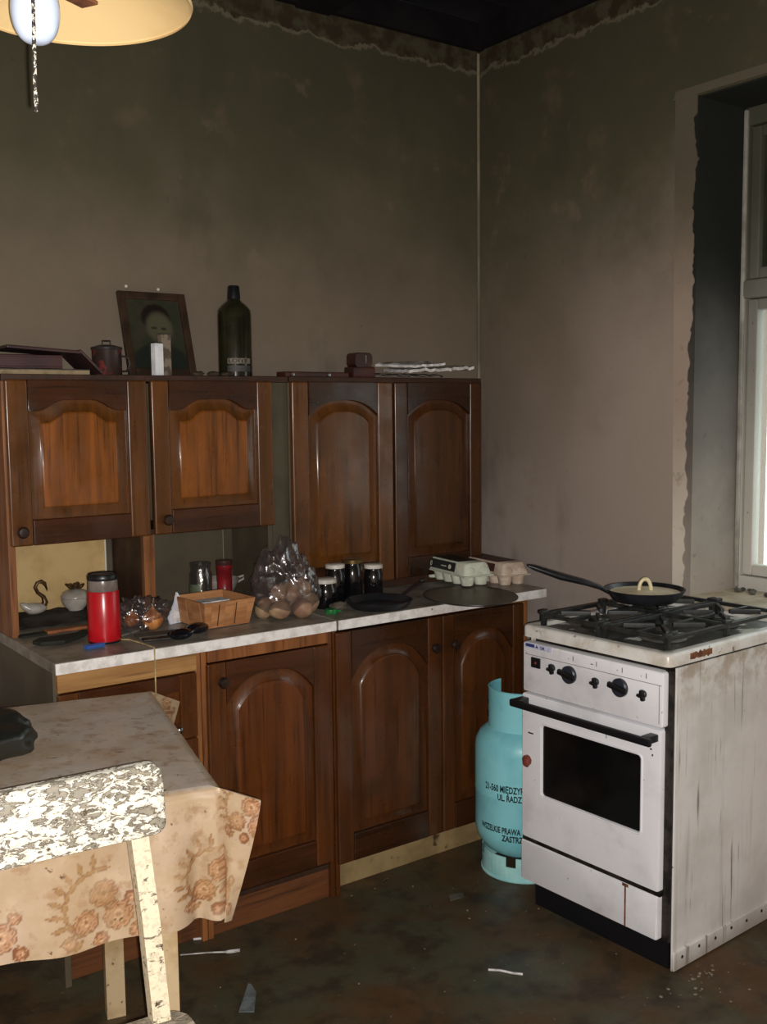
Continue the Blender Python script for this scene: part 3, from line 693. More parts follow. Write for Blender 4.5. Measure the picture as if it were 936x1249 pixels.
# oilcloth: rows run down the drop, columns round the edge
cols = []   # (base xy, out xy, diag flag f, ext kind, s from corner, side)
def run(p, q, out, n, s0, s1, side):
    for k in range(n + 1):
        t = k / n; cols.append((Vector(p).lerp(Vector(q), t), Vector(out), 0., 0, s0 + (s1 - s0) * t, side))
def flap(c, dg, kind, n, side):
    for k in range(n + 1):
        f = 1 - abs(1 - 2 * k / n); cols.append((Vector(c), Vector(dg), f, kind, (-f if k <= n / 2 else f), side if k <= n / 2 else side + 10))
s2 = math.sqrt(.5)
run((-TL, 0), (-.62, 0), (0, -1), 30, -TL, -.62, 0); run((-.617, 0), (-.004, 0), (0, -1), 200, -.617, -.004, 0)
flap((0, 0), (s2, -s2), 1, 56, 1)
run((0, .004), (0, TW - .004), (1, 0), 110, .004, TW, 2)
flap((0, TW), (s2, s2), 2, 30, 3)
run((-.004, TW), (-TL, TW), (0, 1), 60, 0, TL, 4)
flap((-TL, TW), (-s2, s2), 2, 20, 5)
run((-TL, TW - .004), (-TL, .004), (-1, 0), 40, 0, TW, 6)
flap((-TL, 0), (-s2, -s2), 2, 20, 7)
NR = 78; NC = len(cols)
V = []; CO = []
BASE = np.array(lin((182, 158, 132))[:3]); TOPC = np.array(lin((190, 178, 166))[:3])
FLW = np.array(lin((184, 136, 100))[:3]); DRK = np.array(lin((118, 74, 48))[:3]); LGT = np.array(lin((206, 172, 138))[:3]); LEAF = np.array(lin((132, 98, 62))[:3])
def flower(u, v, cu, cv, R, ph):
    dx, dy = u - cu, v - cv; r = math.hypot(dx, dy); 
    if r > R * 1.25: return None
    a = math.atan2(dy, dx) + ph; e = R * (.8 + .2 * abs(math.cos(4.5 * a)) ** .6)
    if r > e + .003: return None
    if r > e: return DRK
    if r < R * .16: return DRK
    if R * .30 < r < R * .36: return LGT
    if abs(math.sin(4.5 * a)) < .13 and r > R * .4: return DRK * 1.15
    if R * .36 < r < R * .62 : return FLW * .86
    if abs(r - e * .8) < .0013: return DRK * 1.25
    return FLW
def leafc(u, v, cu, cv, L, W, an):
    dx, dy = u - cu, v - cv; c, s = math.cos(an), math.sin(an); p = dx * c + dy * s; q = -dx * s + dy * c
    if 0 < p < L:
        wv = W * math.sin(PI * p / L) * (1 - .3 * p / L)
        if abs(q) < wv: return DRK if abs(q) > wv - .0018 or p < .006 else LEAF * 1.35
    return None
def cluster(u, v, cu, cv, sc=1.):
    for (a, b, R, ph) in ((-.03, .028, .021, .3), (.027, .03, .025, 1.1), (.002, -.016, .023, .7)):
        q = flower(u, v, cu + a * sc, cv + b * sc, R * sc, ph)
        if q is not None: return q
    for k in range(9):
        a = 2.1 + k * .3
        for d_ in (-.35, .35):
            q = leafc(u, v, cu + .068 * sc * math.cos(a), cv + .062 * sc * math.sin(a), .032 * sc, .0058 * sc, a + 1.0 + d_ * 2.2)
            if q is not None: return q
    for (a, b, R, ph) in ((-.058, .058, .011, 0), (.058, .062, .012, 1), (-.005, .066, .012, 2), (.05, .0, .010, .2)):
        q = flower(u, v, cu + a * sc, cv + b * sc, R * sc, ph)
        if q is not None: return q
    return None
def printcol(side, s, d_):
    q = None
    if side in (0, 2, 4, 6):
        k = round((s + .215) / .2) if side == 0 else round((s - .14) / .2)
        cu = (k * .2 - .215) if side == 0 else k * .2 + .14
        if side == 0 and cu > -.1: q = cluster(s, d_, -.004, .165, .9)
        else: q = cluster(s, d_, cu, .172)
    else:
        sd = abs(s) * (.08 if side % 10 == 1 else .12)
        q = cluster(sd, d_, -.004, .165, .9) if side % 10 == 1 else cluster(sd, d_, .03, .17, .8)
        if q is None: q = cluster(sd, d_, .062, .03, .75)
    return q if q is not None else BASE
for r in range(NR + 1):
    t = r / NR; dd_ = t * DH
    for (p, out, f, kind, s, side) in cols:
        x, y = p; z = TZ - dd_
        # soft edge and gentle flare
        o_ = .004 + .006 * min(1, dd_ / .012)
        if kind == 0:
            wav = .007 * math.sin(s * 19 + 1.3) + .006 * math.sin(s * 41 + .4) + .006 * noise.noise(Vector((s * 9, dd_ * 12, side)))
            damp = min(1, abs(s) / .05) if side in (0, 2) else 1
            if side == 0: wav += -.028 * math.exp(-((s + .035) / .022) ** 2) + .018 * math.exp(-((s + .095) / .035) ** 2)
            o_ += t ** .8 * (wav * damp + .012)
            if side == 0: z -= .004 * math.sin(s * 17) * t
        else:
            e1 = (.088 * (1 - .86 * t ** 1.2)) if kind == 1 else .125 * (1 - .8 * t)
            o_ = .006 + f * e1 + (1 - f) * t * .010
            z += (-.012 if kind == 1 else -.06) * f * (1 - t) - .012 * f * t
            per = Vector((-out.y, out.x)); w_ = .004 * (1 if s <= 0 else -1) * f * (1.4 - f) + .012 * math.sin(f * 4.2) * t
            x += per.x * -w_; y += per.y * -w_
        V.append((x + out.x * o_, y + out.y * o_, z)); CO.append(printcol(side, s, dd_))
Fq = []
for r in range(NR):
    for c in range(NC):
        c2 = (c + 1) % NC; a = r * NC
        Fq.append((a + c, a + c2, a + NC + c2, a + NC + c))
# top sheet: an inner rim, then a gently uneven grid
i0 = len(V)
for (p, out, f, kind, s, side) in cols:
    V.append((min(-.012, max(-TL + .012, p.x)), min(TW - .012, max(.012, p.y)), TZ + .003)); CO.append(TOPC)
for c in range(NC): Fq.append((i0 + c, i0 + (c + 1) % NC, (c + 1) % NC, c))
Fq = [f[::-1] for f in Fq]
i1 = len(V); gx, gy = 46, 30
for i in range(gx + 1):
    for j in range(gy + 1):
        x, y = -TL + .011 + (TL - .022) * i / gx, .011 + (TW - .022) * j / gy
        e_ = min(1, min(i, gx - i, j, gy - j) / 3.)
        V.append((x, y, TZ + .0032 + e_ * .003 * (noise.noise(Vector((x * 7, y * 9, 1))) + .3))); CO.append(TOPC)
for i in range(gx):
    for j in range(gy):
        a_ = i1 + i * (gy + 1) + j; Fq.append((a_, a_ + gy + 1, a_ + gy + 2, a_ + 1))
me = bpy.data.meshes.new('oilcloth'); me.from_pydata(V, [], Fq)
at_ = me.color_attributes.new('print', 'FLOAT_COLOR', 'POINT')
ca = np.ones((len(V), 4), np.float32); ca[:, :3] = np.array(CO)
at_.data.foreach_set('color', ca.ravel())
for f in me.polygons: f.use_smooth = len(f.vertices) < 5
q = Mat('stained_printed_oilcloth', .42, 0, .4)
at2 = q.n('Attribute', attribute_name='print'); c = at2.outputs['Color']
c = q.mix(q.ramp(q.noise(13, 6, off=(1, 6, 2)), .46, .68, 0, .35), c, (208, 184, 156))
c = q.mix(q.ramp(q.noise(6, 6), .42, .66, 0, .5), c, (160, 132, 90))
c = q.mix(q.ramp(q.noise(34, 6, off=(3, 3, 1)), .54, .68, 0, .5), c, (150, 112, 74))
c = q.mix(q.ramp(q.noise(16, 6, off=(2, 2, 5)), .55, .7, 0, .42), c, (128, 92, 56))
c = q.mix(q.ramp(q.noise(60, 3), .68, .74, 0, .8), c, (84, 58, 36))
c = q.mix(q.ramp(q.noise(24, 5, stretch=(1, 2.5, 1), off=(7, 1, 3)), .66, .70, 0, .8), c, (62, 48, 36))
q.col(c); q.bump(q.noise(14, 5), .35, .004)
me.materials.append(q.m)
oc = link('oilcloth', me, None, TC, (0, 0, TA)); me.set_sharp_from_angle(angle=math.radians(70))
tag(oc, 'stained beige oilcloth with brown flower print draped over the table', 'tablecloth')
# crumpled smoky bag on the table
b = B().ball((0, 0, .05), .1, 4, (1.25, .75, .5), None, .42, 1.7, 3)
for v in b.bm.verts: v.co.z = max(v.co.z, .003)
tag(b.done('plastic_bag', DARKFILM, loc=(-2.215, -1.02, TZ + .004), angle=180), 'crumpled smoky grey plastic bag on the oilcloth at the left edge', 'bag')

# ------------------------------------------------------------------ chair, its back against the table
CA = -.09
chx = thing('wooden_chair', 'old wooden chair with flaking white paint, back against the oilcloth', 'chair', (-2.245, -1.70, 0), CA)
# local: x right, y towards the table
def cpt(x, y, z): return Vector((x, y, z))
hw = .165
for s in (-1, 1):
    B().tube([cpt(s * hw, .17, 0), cpt(s * hw, .175, .44), cpt(s * (hw - .006), .20, .62), cpt(s * (hw - .014), .236, .80)], .021, 4, ph=PI / 4).done('rear_post', FLAKY_POST, chx, 30)
    B().prism([(-.018, -.018), (.018, -.018), (.018, .018), (-.018, .018)], 'z', 0, .425).done('front_leg', FLAKY_POST, chx, loc=(s * .175, -.17, 0))
B().prism([(p[0], p[1]) for p in rr(-.21, .21, -.21, .19, .04)], 'z', .425, .452, .006).done('seat', SEATP, chx)
for z in (.2,):
    for s in (-1, 1): B().box((s * .172, 0, z), (.018, .32, .022), .003).done('stretcher', FLAKY_POST, chx)
bk = B(); n_ = 22
pl = [(p[0], p[1]) for p in rr(-.24, .192, .763, .878, .022)]
rings = []
for (yy, ins) in ((.016, 0), (-.001, 0), (-.005, .002), (-.007, .006)):
    rg = []
    for (px_, pz) in pl:
        cx_, cz_ = -.0125, .8175; k = 1
        xx = px_ + (ins if px_ < cx_ else -ins); zz = pz + (ins if pz < cz_ else -ins)
        rg.append((xx, .205 + yy + (zz - .76) * .14, zz + .012 * (1 - (xx / .23) ** 2) * (1 if pz > cz_ else .6)))
    rings.append(rg)
loft(bk.bm, rings); bk.done('back_board', FLAKY, chx, 40, loc=(0, -.017, 0))

# ------------------------------------------------------------------ hanging lamp
LP = Vector((-2.174, -1.612, 2.044))
lp = thing('pendant_lamp', 'cream saucer lamp with opal counterweight, upper left corner of the room', 'lamp', LP)
B().lathe([(.166, -.004), (.168, 0), (.165, .004), (.13, .03), (.07, .06), (.03, .075), (.02, .09), (.017, .09), (.026, .071), (.065, .055), (.125, .026), (.162, .0)], n=72).done('shade', SHADE, lp)
B().lathe([(0, .09), (.026, .09), (.026, .13), (.012, .15), (0, .15)], n=20).done('socket_cover', RUST, lp)
B().tube([(0, 0, .15), (0, 0, .5), (0, 0, HC - LP.z - .095 + .12)], .004, 8).done('suspension_cord', CORD_S, lp)
bl = Vector((-2.253, -1.690, 1.992)) - LP
B().lathe([(.0315 * math.cos(a) ** .72 if math.cos(a) > 1e-4 else 0, .042 * math.sin(a)) for a in [-PI / 2 + PI * k / 22 for k in range(22)]] + [(0, .042)], bl, 40).done('counterweight', OPAL, lp)
B().box(bl + Vector((.045, .03, .046)), (.12, .03, .006), .002, RZ(.5)).done('bracket', RUST, lp)
rp = Vector((-2.267, -1.721, 1.854)) - LP
B().tube([rp, rp + Vector((.0, .001, .05)), rp + Vector((.001, -.001, .12)), rp + Vector((.002, .002, .2)), Vector((0, 0, .30))], .0026, 8).done('pull_cord', CORD_S, lp)

# ------------------------------------------------------------------ things on top of the cabinets
ZT = UT
bo = B().box((0, 0, .006), (.25, .16, .012), .001).done('pages', BOOK_P)
t = thing('magazine', 'yellowed magazine at the bottom of the pile on the left cabinet', 'magazine', (-1.79, -.17, ZT))
bo.parent = t; B().box((0, 0, .0132), (.252, .162, .0024), .001).done('cover', PAPER_G, t)
t = thing('album', 'dark maroon album in the pile on the left cabinet, lying flat', 'book', (-1.87, -.16, ZT + .0146))
B().box((0, 0, .018), (.24, .19, .026), .003, RY(.0)).done('page_block', BOOK_P, t); B().box((0, -.004, .034), (.25, .2, .006), .002).box((0, -.004, .004), (.25, .2, .006), .002).box((0, -.098, .019), (.25, .008, .036), .003).done('cover', BOOK, t)
t = thing('folder', 'dark maroon folder sliding down over the pile beside the enamel mug', 'folder', (-1.745, -.17, ZT))
f_ = B().box((-.045, 0, .0675), (.20, .17, .008), .002, RY(.06)).box((.085, 0, .036), (.088, .17, .007), .002, RY(.78)); f_.done('cover', BOOK, t)
t = thing('enamel_mug', 'small dark lidded pot with red pattern on the left cabinet', 'pot', (-1.575, -.15, ZT))
B().lathe([(0, 0), (.04, 0), (.0425, .004), (.0425, .074), (.044, .077), (0, .077)], n=32).done('body', simple('dark_patterned_tin', (56, 44, 40), (120, 54, 48), 26, .5, .58, .25), t)
B().lathe([(0, .077), (.045, .077), (.045, .083), (.02, .09), (0, .091)], n=32).done('lid', STEEL, t); B().tube([(-.012, 0, .09), (-.012, 0, .102), (.012, 0, .102), (.012, 0, .09)], .0025, 8).done('lid_handle', STEEL, t)
B().tube([(.042, 0, .06), (.066, 0, .055), (.07, 0, .035), (.06, 0, .015), (.042, 0, .014)], .003, 8).done('handle', STEEL, t)
# portrait leaning on the wall
PF = thing('framed_portrait', 'old dark framed portrait leaning against the wall on the cabinet', 'picture', (-1.387, -.125, ZT))
lean = RX(-.29)
def pf(c, d, bev, nm, mt, par=PF): return B().box(lean @ Vector(c), d, bev, lean).done(nm, mt, par)
fw_, fh = .222, .272
pf((-fw_ / 2 + .012, 0, fh / 2), (.024, .016, fh), .003, 'frame_side', FRAME); pf((fw_ / 2 - .012, 0, fh / 2), (.024, .016, fh), .003, 'frame_side', FRAME)
pf((0, 0, .013), (fw_ - .048, .016, .026), .003, 'frame_side', FRAME); pf((0, 0, fh - .012), (fw_ - .048, .016, .024), .003, 'frame_side', FRAME)
def portrait_mat():
    q = Mat('faded_portrait_print', .3, 0, .4); q.vec = q.tc.outputs['Generated']
    sp_ = q.n('SeparateXYZ'); q.ln(q.vec, sp_.inputs[0]); X, Z = sp_.outputs[0], sp_.outputs[2]
    def ell(cx, cz, rx_, rz_, soft=.25):
        a = q.math('POWER', q.math('ABSOLUTE', q.math('DIVIDE', q.math('SUBTRACT', X, cx), rx_), 0), 2); b_ = q.math('POWER', q.math('ABSOLUTE', q.math('DIVIDE', q.math('SUBTRACT', Z, cz), rz_), 0), 2)
        return q.ramp(q.math('ADD', a, b_), 1 - soft, 1 + soft, 1, 0)
    c = q.mix(q.ramp(q.noise(5), .4, .6), (50, 54, 40), (62, 56, 46))
    c = q.mix(ell(.5, .08, .55, .3), c, (36, 40, 34))
    c = q.mix(ell(.52, .74, .27, .2), c, (34, 28, 24))
    c = q.mix(ell(.56, .61, .24, .21, .5), c, (82, 80, 62))
    c = q.mix(ell(.46, .60, .06, .02, .5), c, (56, 54, 42)); c = q.mix(ell(.64, .59, .05, .02, .5), c, (50, 48, 38))
    c = q.mix(ell(.54, .47, .06, .016, .5), c, (66, 62, 48)); c = q.mix(ell(.55, .53, .02, .05, .6), c, (86, 84, 66))
    c = q.mix(ell(.46, .22, .05, .1, .4), c, (92, 90, 76))
    q.col(c); return q.m
pf((0, .002, fh / 2), (fw_ - .046, .006, fh - .046), 0, 'photo_print', portrait_mat())
pf((0, .007, fh / 2), (fw_ - .02, .004, fh - .02), 0, 'backing', W_DARK)
t = thing('box', 'narrow bright white cardboard box standing before the portrait', 'box', (-1.446, -.215, ZT))
B().box((0, 0, .048), (.03, .02, .094), .001, RZ(.25)).done('carton', simple('white_card', (238, 238, 240), (215, 215, 218), 20, rough=.5, spots=[((90, 90, 96), 60, .70, .74)]), t)
B().box((-.0105, -.0085, .048), (.0012, .003, .094), 0, RZ(.25)).done('edge_line', INK, t); B().box((0, 0, .0965), (.031, .021, .003), .001, RZ(.25)).done('flap', BLACK_PL, t)  # narrow dark line down the left edge, black top
t = thing('box', 'narrow dusty brownish box standing right of the white box', 'box', (-1.407, -.18, ZT)); B().box((0, 0, .062), (.032, .024, .124), .001, RZ(.1)).done('carton', simple('dusty_pattern_card', (130, 116, 98), (84, 72, 58), 40, .48, .56, .7), t)
B().box((0, 0, .1255), (.033, .025, .003), .001, RZ(.1)).done('flap', RAG, t)
t = thing('bottle', 'large dark green glass bottle with black cap on the cabinet top', 'bottle', (-1.148, -.14, ZT))
B().lathe([(0, 0), (.050, 0), (.0535, .004), (.0535, .195), (.051, .212), (.038, .227), (.024, .238), (.0195, .245), (0, .245)], n=40).done('glass', BOTTLE, t)
B().lathe([(.0195, .245), (.021, .247), (.0185, .283), (.016, .287), (0, .288)], n=24).done('cap', BLACK_PL, t)
def bottle_label(s, th0, z, size, sx, r, par, mt):
    me = text_mesh(s, size, .0003)
    for q_ in me.vertices: th = th0 + q_.co.x * sx / r; q_.co = Vector((r * math.cos(th), r * math.sin(th), z + q_.co.y))
    me.materials.append(mt); link('lettering', me, par)
B().lathe([(.0541, .018), (.0543, .02), (.0543, .034), (.0541, .036)], n=30, a0=rd(215), a1=rd(300)).done('label', simple('grey_label', (74, 72, 70), (56, 54, 52), 30, rough=.6), t)
B().lathe([(.0541, .042), (.0543, .043), (.0543, .058), (.0541, .059)], n=30, a0=rd(215), a1=rd(300)).done('label', simple('pale_label', (122, 112, 98), (100, 92, 80), 30, rough=.6), t)
bottle_label('LOITE', rd(218), .0455, .016, 1.5, .0546, t, INK)
for i, (x, y) in enumerate(((-1.325, -.235), (-1.268, -.225), (-1.232, -.24))):
    lb = ('dark chip of bark lying right below the portrait corner', 'dark thin scrap lying between portrait and bottle', 'dark lump of dirt beside the bottle foot')[i]
    tag(B().ball((0, 0, .006), .014, 2, (1.5, 1, .5), None, .5, 2, i).done('scrap', simple('dark_scrap', (48, 36, 26), (70, 56, 42), 40, rough=.9), loc=(x, y, ZT + .001)), lb, 'scrap')
t = thing('wooden_plank', 'dark narrow plank with two bright spots on the cabinet top', 'plank', (-.875, -.17, ZT))
B().box((0, 0, .01), (.26, .05, .018), .003, RZ(.06)).done('plank', TOYRED, t)
for x in (-.1, .045): B().lathe([(0, 0), (.008, 0), (.007, .003), (0, .004)], (x, -.026 + .06 * x, .010), 14, RX(PI / 2)).done('stud', SILVER, t)
t = thing('box', 'small dark red plastic box with rounded lid on the cabinet top', 'box', (-.688, -.17, ZT))
B().box((0, 0, .020), (.092, .06, .038), .006).done('base', TOYRED, t)
f_ = B(); f_.prism(rr(-.036, .036, .0375, .086, .014), 'y', -.026, .026, .003); f_.done('lid', TOYRED, t); B().box((.008, -.027, .064), (.004, .002, .026), .0005).done('clasp', ALU, t)
for i, (x, y, w_, a, dz, lb) in enumerate(((-.50, -.15, .24, .15, 0, 'crumpled grey newsprint sheet under the white papers on the right cabinet'), (-.40, -.17, .27, -.1, .012, 'creased grey paper sheet at the right end of the cabinet top'), (-.50, -.19, .17, .3, .026, 'small folded grey paper topmost beside the red box'))):
    g = B(); n_ = 16; th = (.004, .010, .008)[i]
    def zq(ii, j): return .004 + .010 * abs(noise.noise(Vector((ii * .4, j * .5, i * 4)))) + .010 * (j / 8) + (.012 * (ii / n_ - .5) if i else 0) + (.006 if i else 0)
    T = [[g.bm.verts.new((w_ * (ii / n_ - .5), .17 * (j / 8 - .5) + .006 * math.sin(ii * 1.7 + i), zq(ii, j) + th)) for j in range(9)] for ii in range(n_ + 1)]
    U = [[g.bm.verts.new((v.co.x, v.co.y, v.co.z - th)) for v in row] for row in T]
    for ii in range(n_):
        for j in range(8): g.bm.faces.new([T[ii][j], T[ii + 1][j], T[ii + 1][j + 1], T[ii][j + 1]]); g.bm.faces.new([U[ii][j + 1], U[ii + 1][j + 1], U[ii + 1][j], U[ii][j]])
        for j in (0, 8): g.bm.faces.new([T[ii][j], U[ii][j], U[ii + 1][j], T[ii + 1][j]])
    for j in range(8):
        for ii in (0, n_): g.bm.faces.new([T[ii][j], T[ii][j + 1], U[ii][j + 1], U[ii][j]])
    tag(g.done('paper', (PAPER_G, PAPER, PAPER)[i], loc=(x, y - .02, ZT + dz * 1.1), rot=(0, 0, a), angle=25), lb, 'paper')

# ------------------------------------------------------------------ things on the worktop
ZC = CT + .0005
# folded rag in the niche
g = B(); n_ = 24; G = [[g.bm.verts.new((.31 * (ii / n_ - .5), .16 * (j / 10 - .5), (.002 + .018 * min(1, j / 4.) * min(1, ii / 3., (n_ - ii) / 3.)) + .006 * noise.noise(Vector((ii * .35, j * .5, 2))))) for j in range(11)] for ii in range(n_ + 1)]
for ii in range(n_):
    for j in range(10): g.bm.faces.new([G[ii][j], G[ii + 1][j], G[ii + 1][j + 1], G[ii][j + 1]])
bmesh.ops.solidify(g.bm, geom=g.bm.faces[:], thickness=.003)
tag(g.done('rag', RAG, loc=(-1.72, -.105, ZC + .004), angle=60), 'dark grey rag spread in the left niche under the swan', 'rag')
t = thing('swan_figurine', 'small porcelain swan figurine with gilt neck in the left niche', 'figurine', (-1.80, -.085, ZC + .026))
t.scale = (1.15, 1.15, 1.0)
sw_ = B().ball((0, 0, .016), .034, 3, (1, .55, .5))
for v in sw_.bm.verts:
    if v.co.x < -.012: v.co.z += (abs(v.co.x) - .012) * .75; v.co.y *= .75
    v.co.z = max(v.co.z, 0)
sw_.done('body', PORC, t)
B().tube([(.022, 0, .018), (.030, 0, .032), (.026, 0, .048), (.012, 0, .062), (.006, 0, .078), (.012, 0, .091), (.022, 0, .094), (.030, 0, .087), (.033, 0, .078)], [.010, .008, .006, .005, .0048, .0048, .0062, .0056, .003], 12).done('neck', GILT, t)
B().tube([(.032, 0, .081), (.035, 0, .072), (.036, 0, .064)], [.0032, .0026, .001], 8).done('beak', BLACK_PL, t)
t = thing('sugar_bowl', 'grey porcelain sugar bowl with flower lid in the left niche', 'bowl', (-1.675, -.085, ZC + .024))
B().lathe([(0, 0), (.022, 0), (.024, .004), (.036, .016), (.042, .03), (.0425, .037), (.040, .039), (0, .039)], n=36).done('bowl', PORC, t)
ldd = B().lathe([(.043, .039), (.043, .042), (.036, .054), (.02, .062), (0, .064)], n=36).done('lid', PORC, t)
fl_ = B()
for k in range(7): a = k * 2 * PI / 7; fl_.ball((.018 * math.cos(a), .018 * math.sin(a), .070 + .003 * (k % 2)), .012, 2, (1.1, .7, .45), RZ(a) @ RY(-.5))
fl_.ball((0, 0, .074), .008, 2); fl_.done('flower', GILT, ldd)
t = thing('vacuum_flask', 'tall red cylinder flask with grey translucent cap near the front edge', 'flask', (-1.727, -.452, ZC))
B().lathe([(0, 0), (.041, 0), (.0435, .003), (.0435, .006)], n=40).done('base', BLACK_PL, t)
B().lathe([(.0435, .006), (.044, .01), (.0415, .136), (.040, .139), (0, .139)], n=40).done('body', RED, t)
B().lathe([(.0385, .139), (.0395, .142), (.0385, .172), (.035, .181), (.033, .183), (0, .183)], n=40).done('cap', CLEARCAP, t)
B().lathe([(.0391, .168), (.0398, .169), (.0398, .178), (.0365, .1845), (.0335, .185)], n=40).done('cap_band', BLACK_PL, t)
t = thing('clothes_peg', 'blue plastic peg lying before the red flask', 'peg', (-1.779, -.515, ZC), .12)
B().box((0, .005, .006), (.055, .007, .011), .002).done('arm', BLUE, t); B().box((0, -.006, .006), (.055, .007, .011), .002, RZ(.1)).done('arm', BLUE, t); B().box((.002, 0, .007), (.008, .018, .006), .001).done('spring', SILVER, t)
g = B().prism([(-.075, .0), (-.05, .03), (0, .035), (.05, .045), (.075, .07), (.088, .06), (.07, .02), (.045, -.005), (.0, -.04), (-.035, -.035), (-.06, -.03)], 'z', .001, .012, .004)
tag(g.done('glove', DKGREEN, loc=(-1.822, -.385, ZC), rot=(0, 0, -.1)), 'black green glove lying flat on the worktop left of the red flask', 'glove')
g = B().box((0, 0, .006), (.15, .028, .01), .004, RZ(.02)).box((-.075, -.002, .006), (.03, .034, .011), .004)
tag(g.done('knife_sheath', ORANGE, loc=(-1.735, -.262, ZC)), 'narrow tan leather sheath behind the black glove', 'sheath')
g = B().box((0, 0, .004), (.12, .035, .006), .002, RZ(.1)); tag(g.done('rag', DKGREEN, loc=(-1.84, -.262, ZC)), 'small dark cloth strip left of the tan sheath', 'cloth')
# onions in thin plastic, each one a thing
for (x, y, r, lb) in ((-1.60, -.33, .023, 'small orange onion close behind the red flask'), (-1.565, -.395, .03, 'larger brown onion at the foot of the niche divider')):
    t = thing('onion', lb, 'onion', (x, y, ZC))
    B().lathe([(0, 0), (r * .4, .002), (r * .85, r * .5), (r, r * .95), (r * .8, r * 1.5), (r * .35, r * 1.85), (r * .12, r * 2.2), (0, r * 2.35)], n=24).done('bulb', STRAW, t); B().tube([(0, 0, r * 2.2), (.003, 0, r * 2.6), (.006, .002, r * 3)], [.003, .002, .001], 6).done('stem', BOOK_P, t)
b = B().ball((0, 0, .045), .06, 4, (1.1, 1.0, .8), None, .5, 3.2, 11)
for v in b.bm.verts: v.co.z = max(v.co.z, .001)
tag(b.done('plastic_bag', FILM, loc=(-1.582, -.363, ZC), angle=180), 'thin clear plastic bag holding onions beside the red flask', 'bag')
t = thing('napkin', 'white folded napkin standing against the veneer basket', 'napkin', (-1.475, -.352, ZC))
B().prism([(-.022, 0), (.018, 0), (.016, .075), (.006, .09), (-.004, .06), (-.028, .02)], 'y', -.004, .004, .001).done('paper', simple('white_napkin', (226, 228, 236), (206, 208, 218), 20, rough=.8), t, loc=(0, 0, 0), rot=(0, 0, .3)); B().box((-.004, -.006, .022), (.036, .002, .03), 0, RY(.5)).done('fold', PAPER, t)
for (x, y, a, L, W_, mt, lb) in ((-1.66, -.40, .5, .10, .05, PAPER_G, 'grey folded newspaper scrap right behind the cord'), (-1.585, -.475, -.1, .12, .05, RAG, 'flat grey cloth strip in front of the onions'), (-1.60, -.53, -.2, .1, .03, STEEL, 'dull steel knife blade lying on the front edge'), (-1.44, -.24, .3, .12, .09, PAPER_G, 'grey newspaper scrap behind the white napkin')):
    tag(B().box((0, 0, .004), (L, W_, .006), .002).done('scrap', mt, loc=(x, y, ZC), rot=(0, 0, a)), lb, 'scrap')
t = thing('sunglasses', 'glossy black sunglasses lying folded on the front edge of the worktop', 'sunglasses', (-1.522, -.54, ZC), .55)
t.scale = (1.3, 1.3, 1.25)
for s in (-1, 1): B().ball((s * .031, 0, .012), .029, 3, (1, .75, .42)).done('lens', GLOSSBLACK, t)
B().tube([(-.06, -.005, .012), (-.03, -.022, .016), (0, -.018, .018), (.03, -.022, .016), (.06, -.005, .012)], .004, 8).tube([(.06, -.005, .01), (.06, .03, .007), (-.02, .038, .006)], .004, 8).done('frame', GLOSSBLACK, t)
# veneer punnet
t = thing('veneer_basket', 'small basket of thin wood veneer standing on the worktop', 'basket', (-1.385, -.42, ZC), .05)
def trap(u0, u1, v0, v1, z0, z1, k):   # wall of the punnet between top and bottom outline
    return None
bx, by, tx, ty, bh = .072, .072, .083, .092, .078
g = B(); loft(g.bm, [[(-bx, -by, .002), (bx, -by, .002), (bx, by, .002), (-bx, by, .002)], [(-tx, -ty, bh), (tx, -ty, bh), (tx, ty, bh), (-tx, ty, bh)], [(-tx + .003, -ty + .003, bh), (tx - .003, -ty + .003, bh), (tx - .003, ty - .003, bh), (-tx + .003, ty - .003, bh)], [(-bx + .003, -by + .003, .005), (bx - .003, -by + .003, .005), (bx - .003, by - .003, .005), (-bx + .003, by - .003, .005)]])
g.done('shell', VENEER, t, 20)
for sx_ in (-.028, .028):
    for sgn in (-1, 1): B().box((sx_ * 1.3, sgn * (by + .012), .040), (.042, .0016, .074), .0005, RX(sgn * -.25)).done('slat', VENEER, t)
for sy_ in (-.034, .034):
    for sgn in (-1, 1): B().box((sgn * (bx + .0075), sy_ * 1.2, .040), (.0016, .05, .074), .0005, RY(sgn * .14)).done('slat', VENEER, t)
rim = B()
for sgn in (-1, 1): rim.box((0, sgn * (ty - .004), bh - .008), (tx * 2 - .008, .0025, .016), .0008); rim.box((sgn * (tx - .004), 0, bh - .008), (.0025, ty * 2 - .008, .016), .0008)
rim.done('rim_band', VENEER, t); sp = B()
for x in (-.035, .02): sp.box((x, -by - .0135, .04), (.0022, .002, .066), 0, RX(.25))
sp.done('slit', simple('dark_slit', (70, 40, 22)), t); B().box((0, .02, .062), (.1, .05, .006), .002).done('liner', PAPER, t)
t = thing('glass_jar', 'empty clear glass jar behind the veneer basket', 'jar', (-1.295, -.15, ZC))
B().lathe([(0, .003), (.033, .003), (.036, .008), (.036, .1), (.031, .112), (.031, .135), (.0335, .137), (.0335, .132), (.029, .112), (.034, .098), (.034, .01), (0, .006)], n=32).done('glass', CLEARGLASS, t)
B().lathe([(.0365, .02), (.037, .022), (.037, .07), (.0365, .072)], n=16, a0=rd(150), a1=rd(240)).done('label', simple('faded_green_label', (96, 104, 80), (74, 80, 62), 30), t)
t = thing('tin', 'low dark red tin with a white mark before the glass jar', 'tin', (-1.268, -.215, ZC))
B().lathe([(0, 0), (.027, 0), (.028, .002), (.028, .052), (.026, .054), (0, .054)], n=28).done('can', REDCAN, t); B().box((-.004, -.0285, .022), (.026, .0016, .01), 0).done('white_mark', INKW, t)
t = thing('tin', 'tall red tin standing right of the glass jar', 'tin', (-1.212, -.15, ZC))
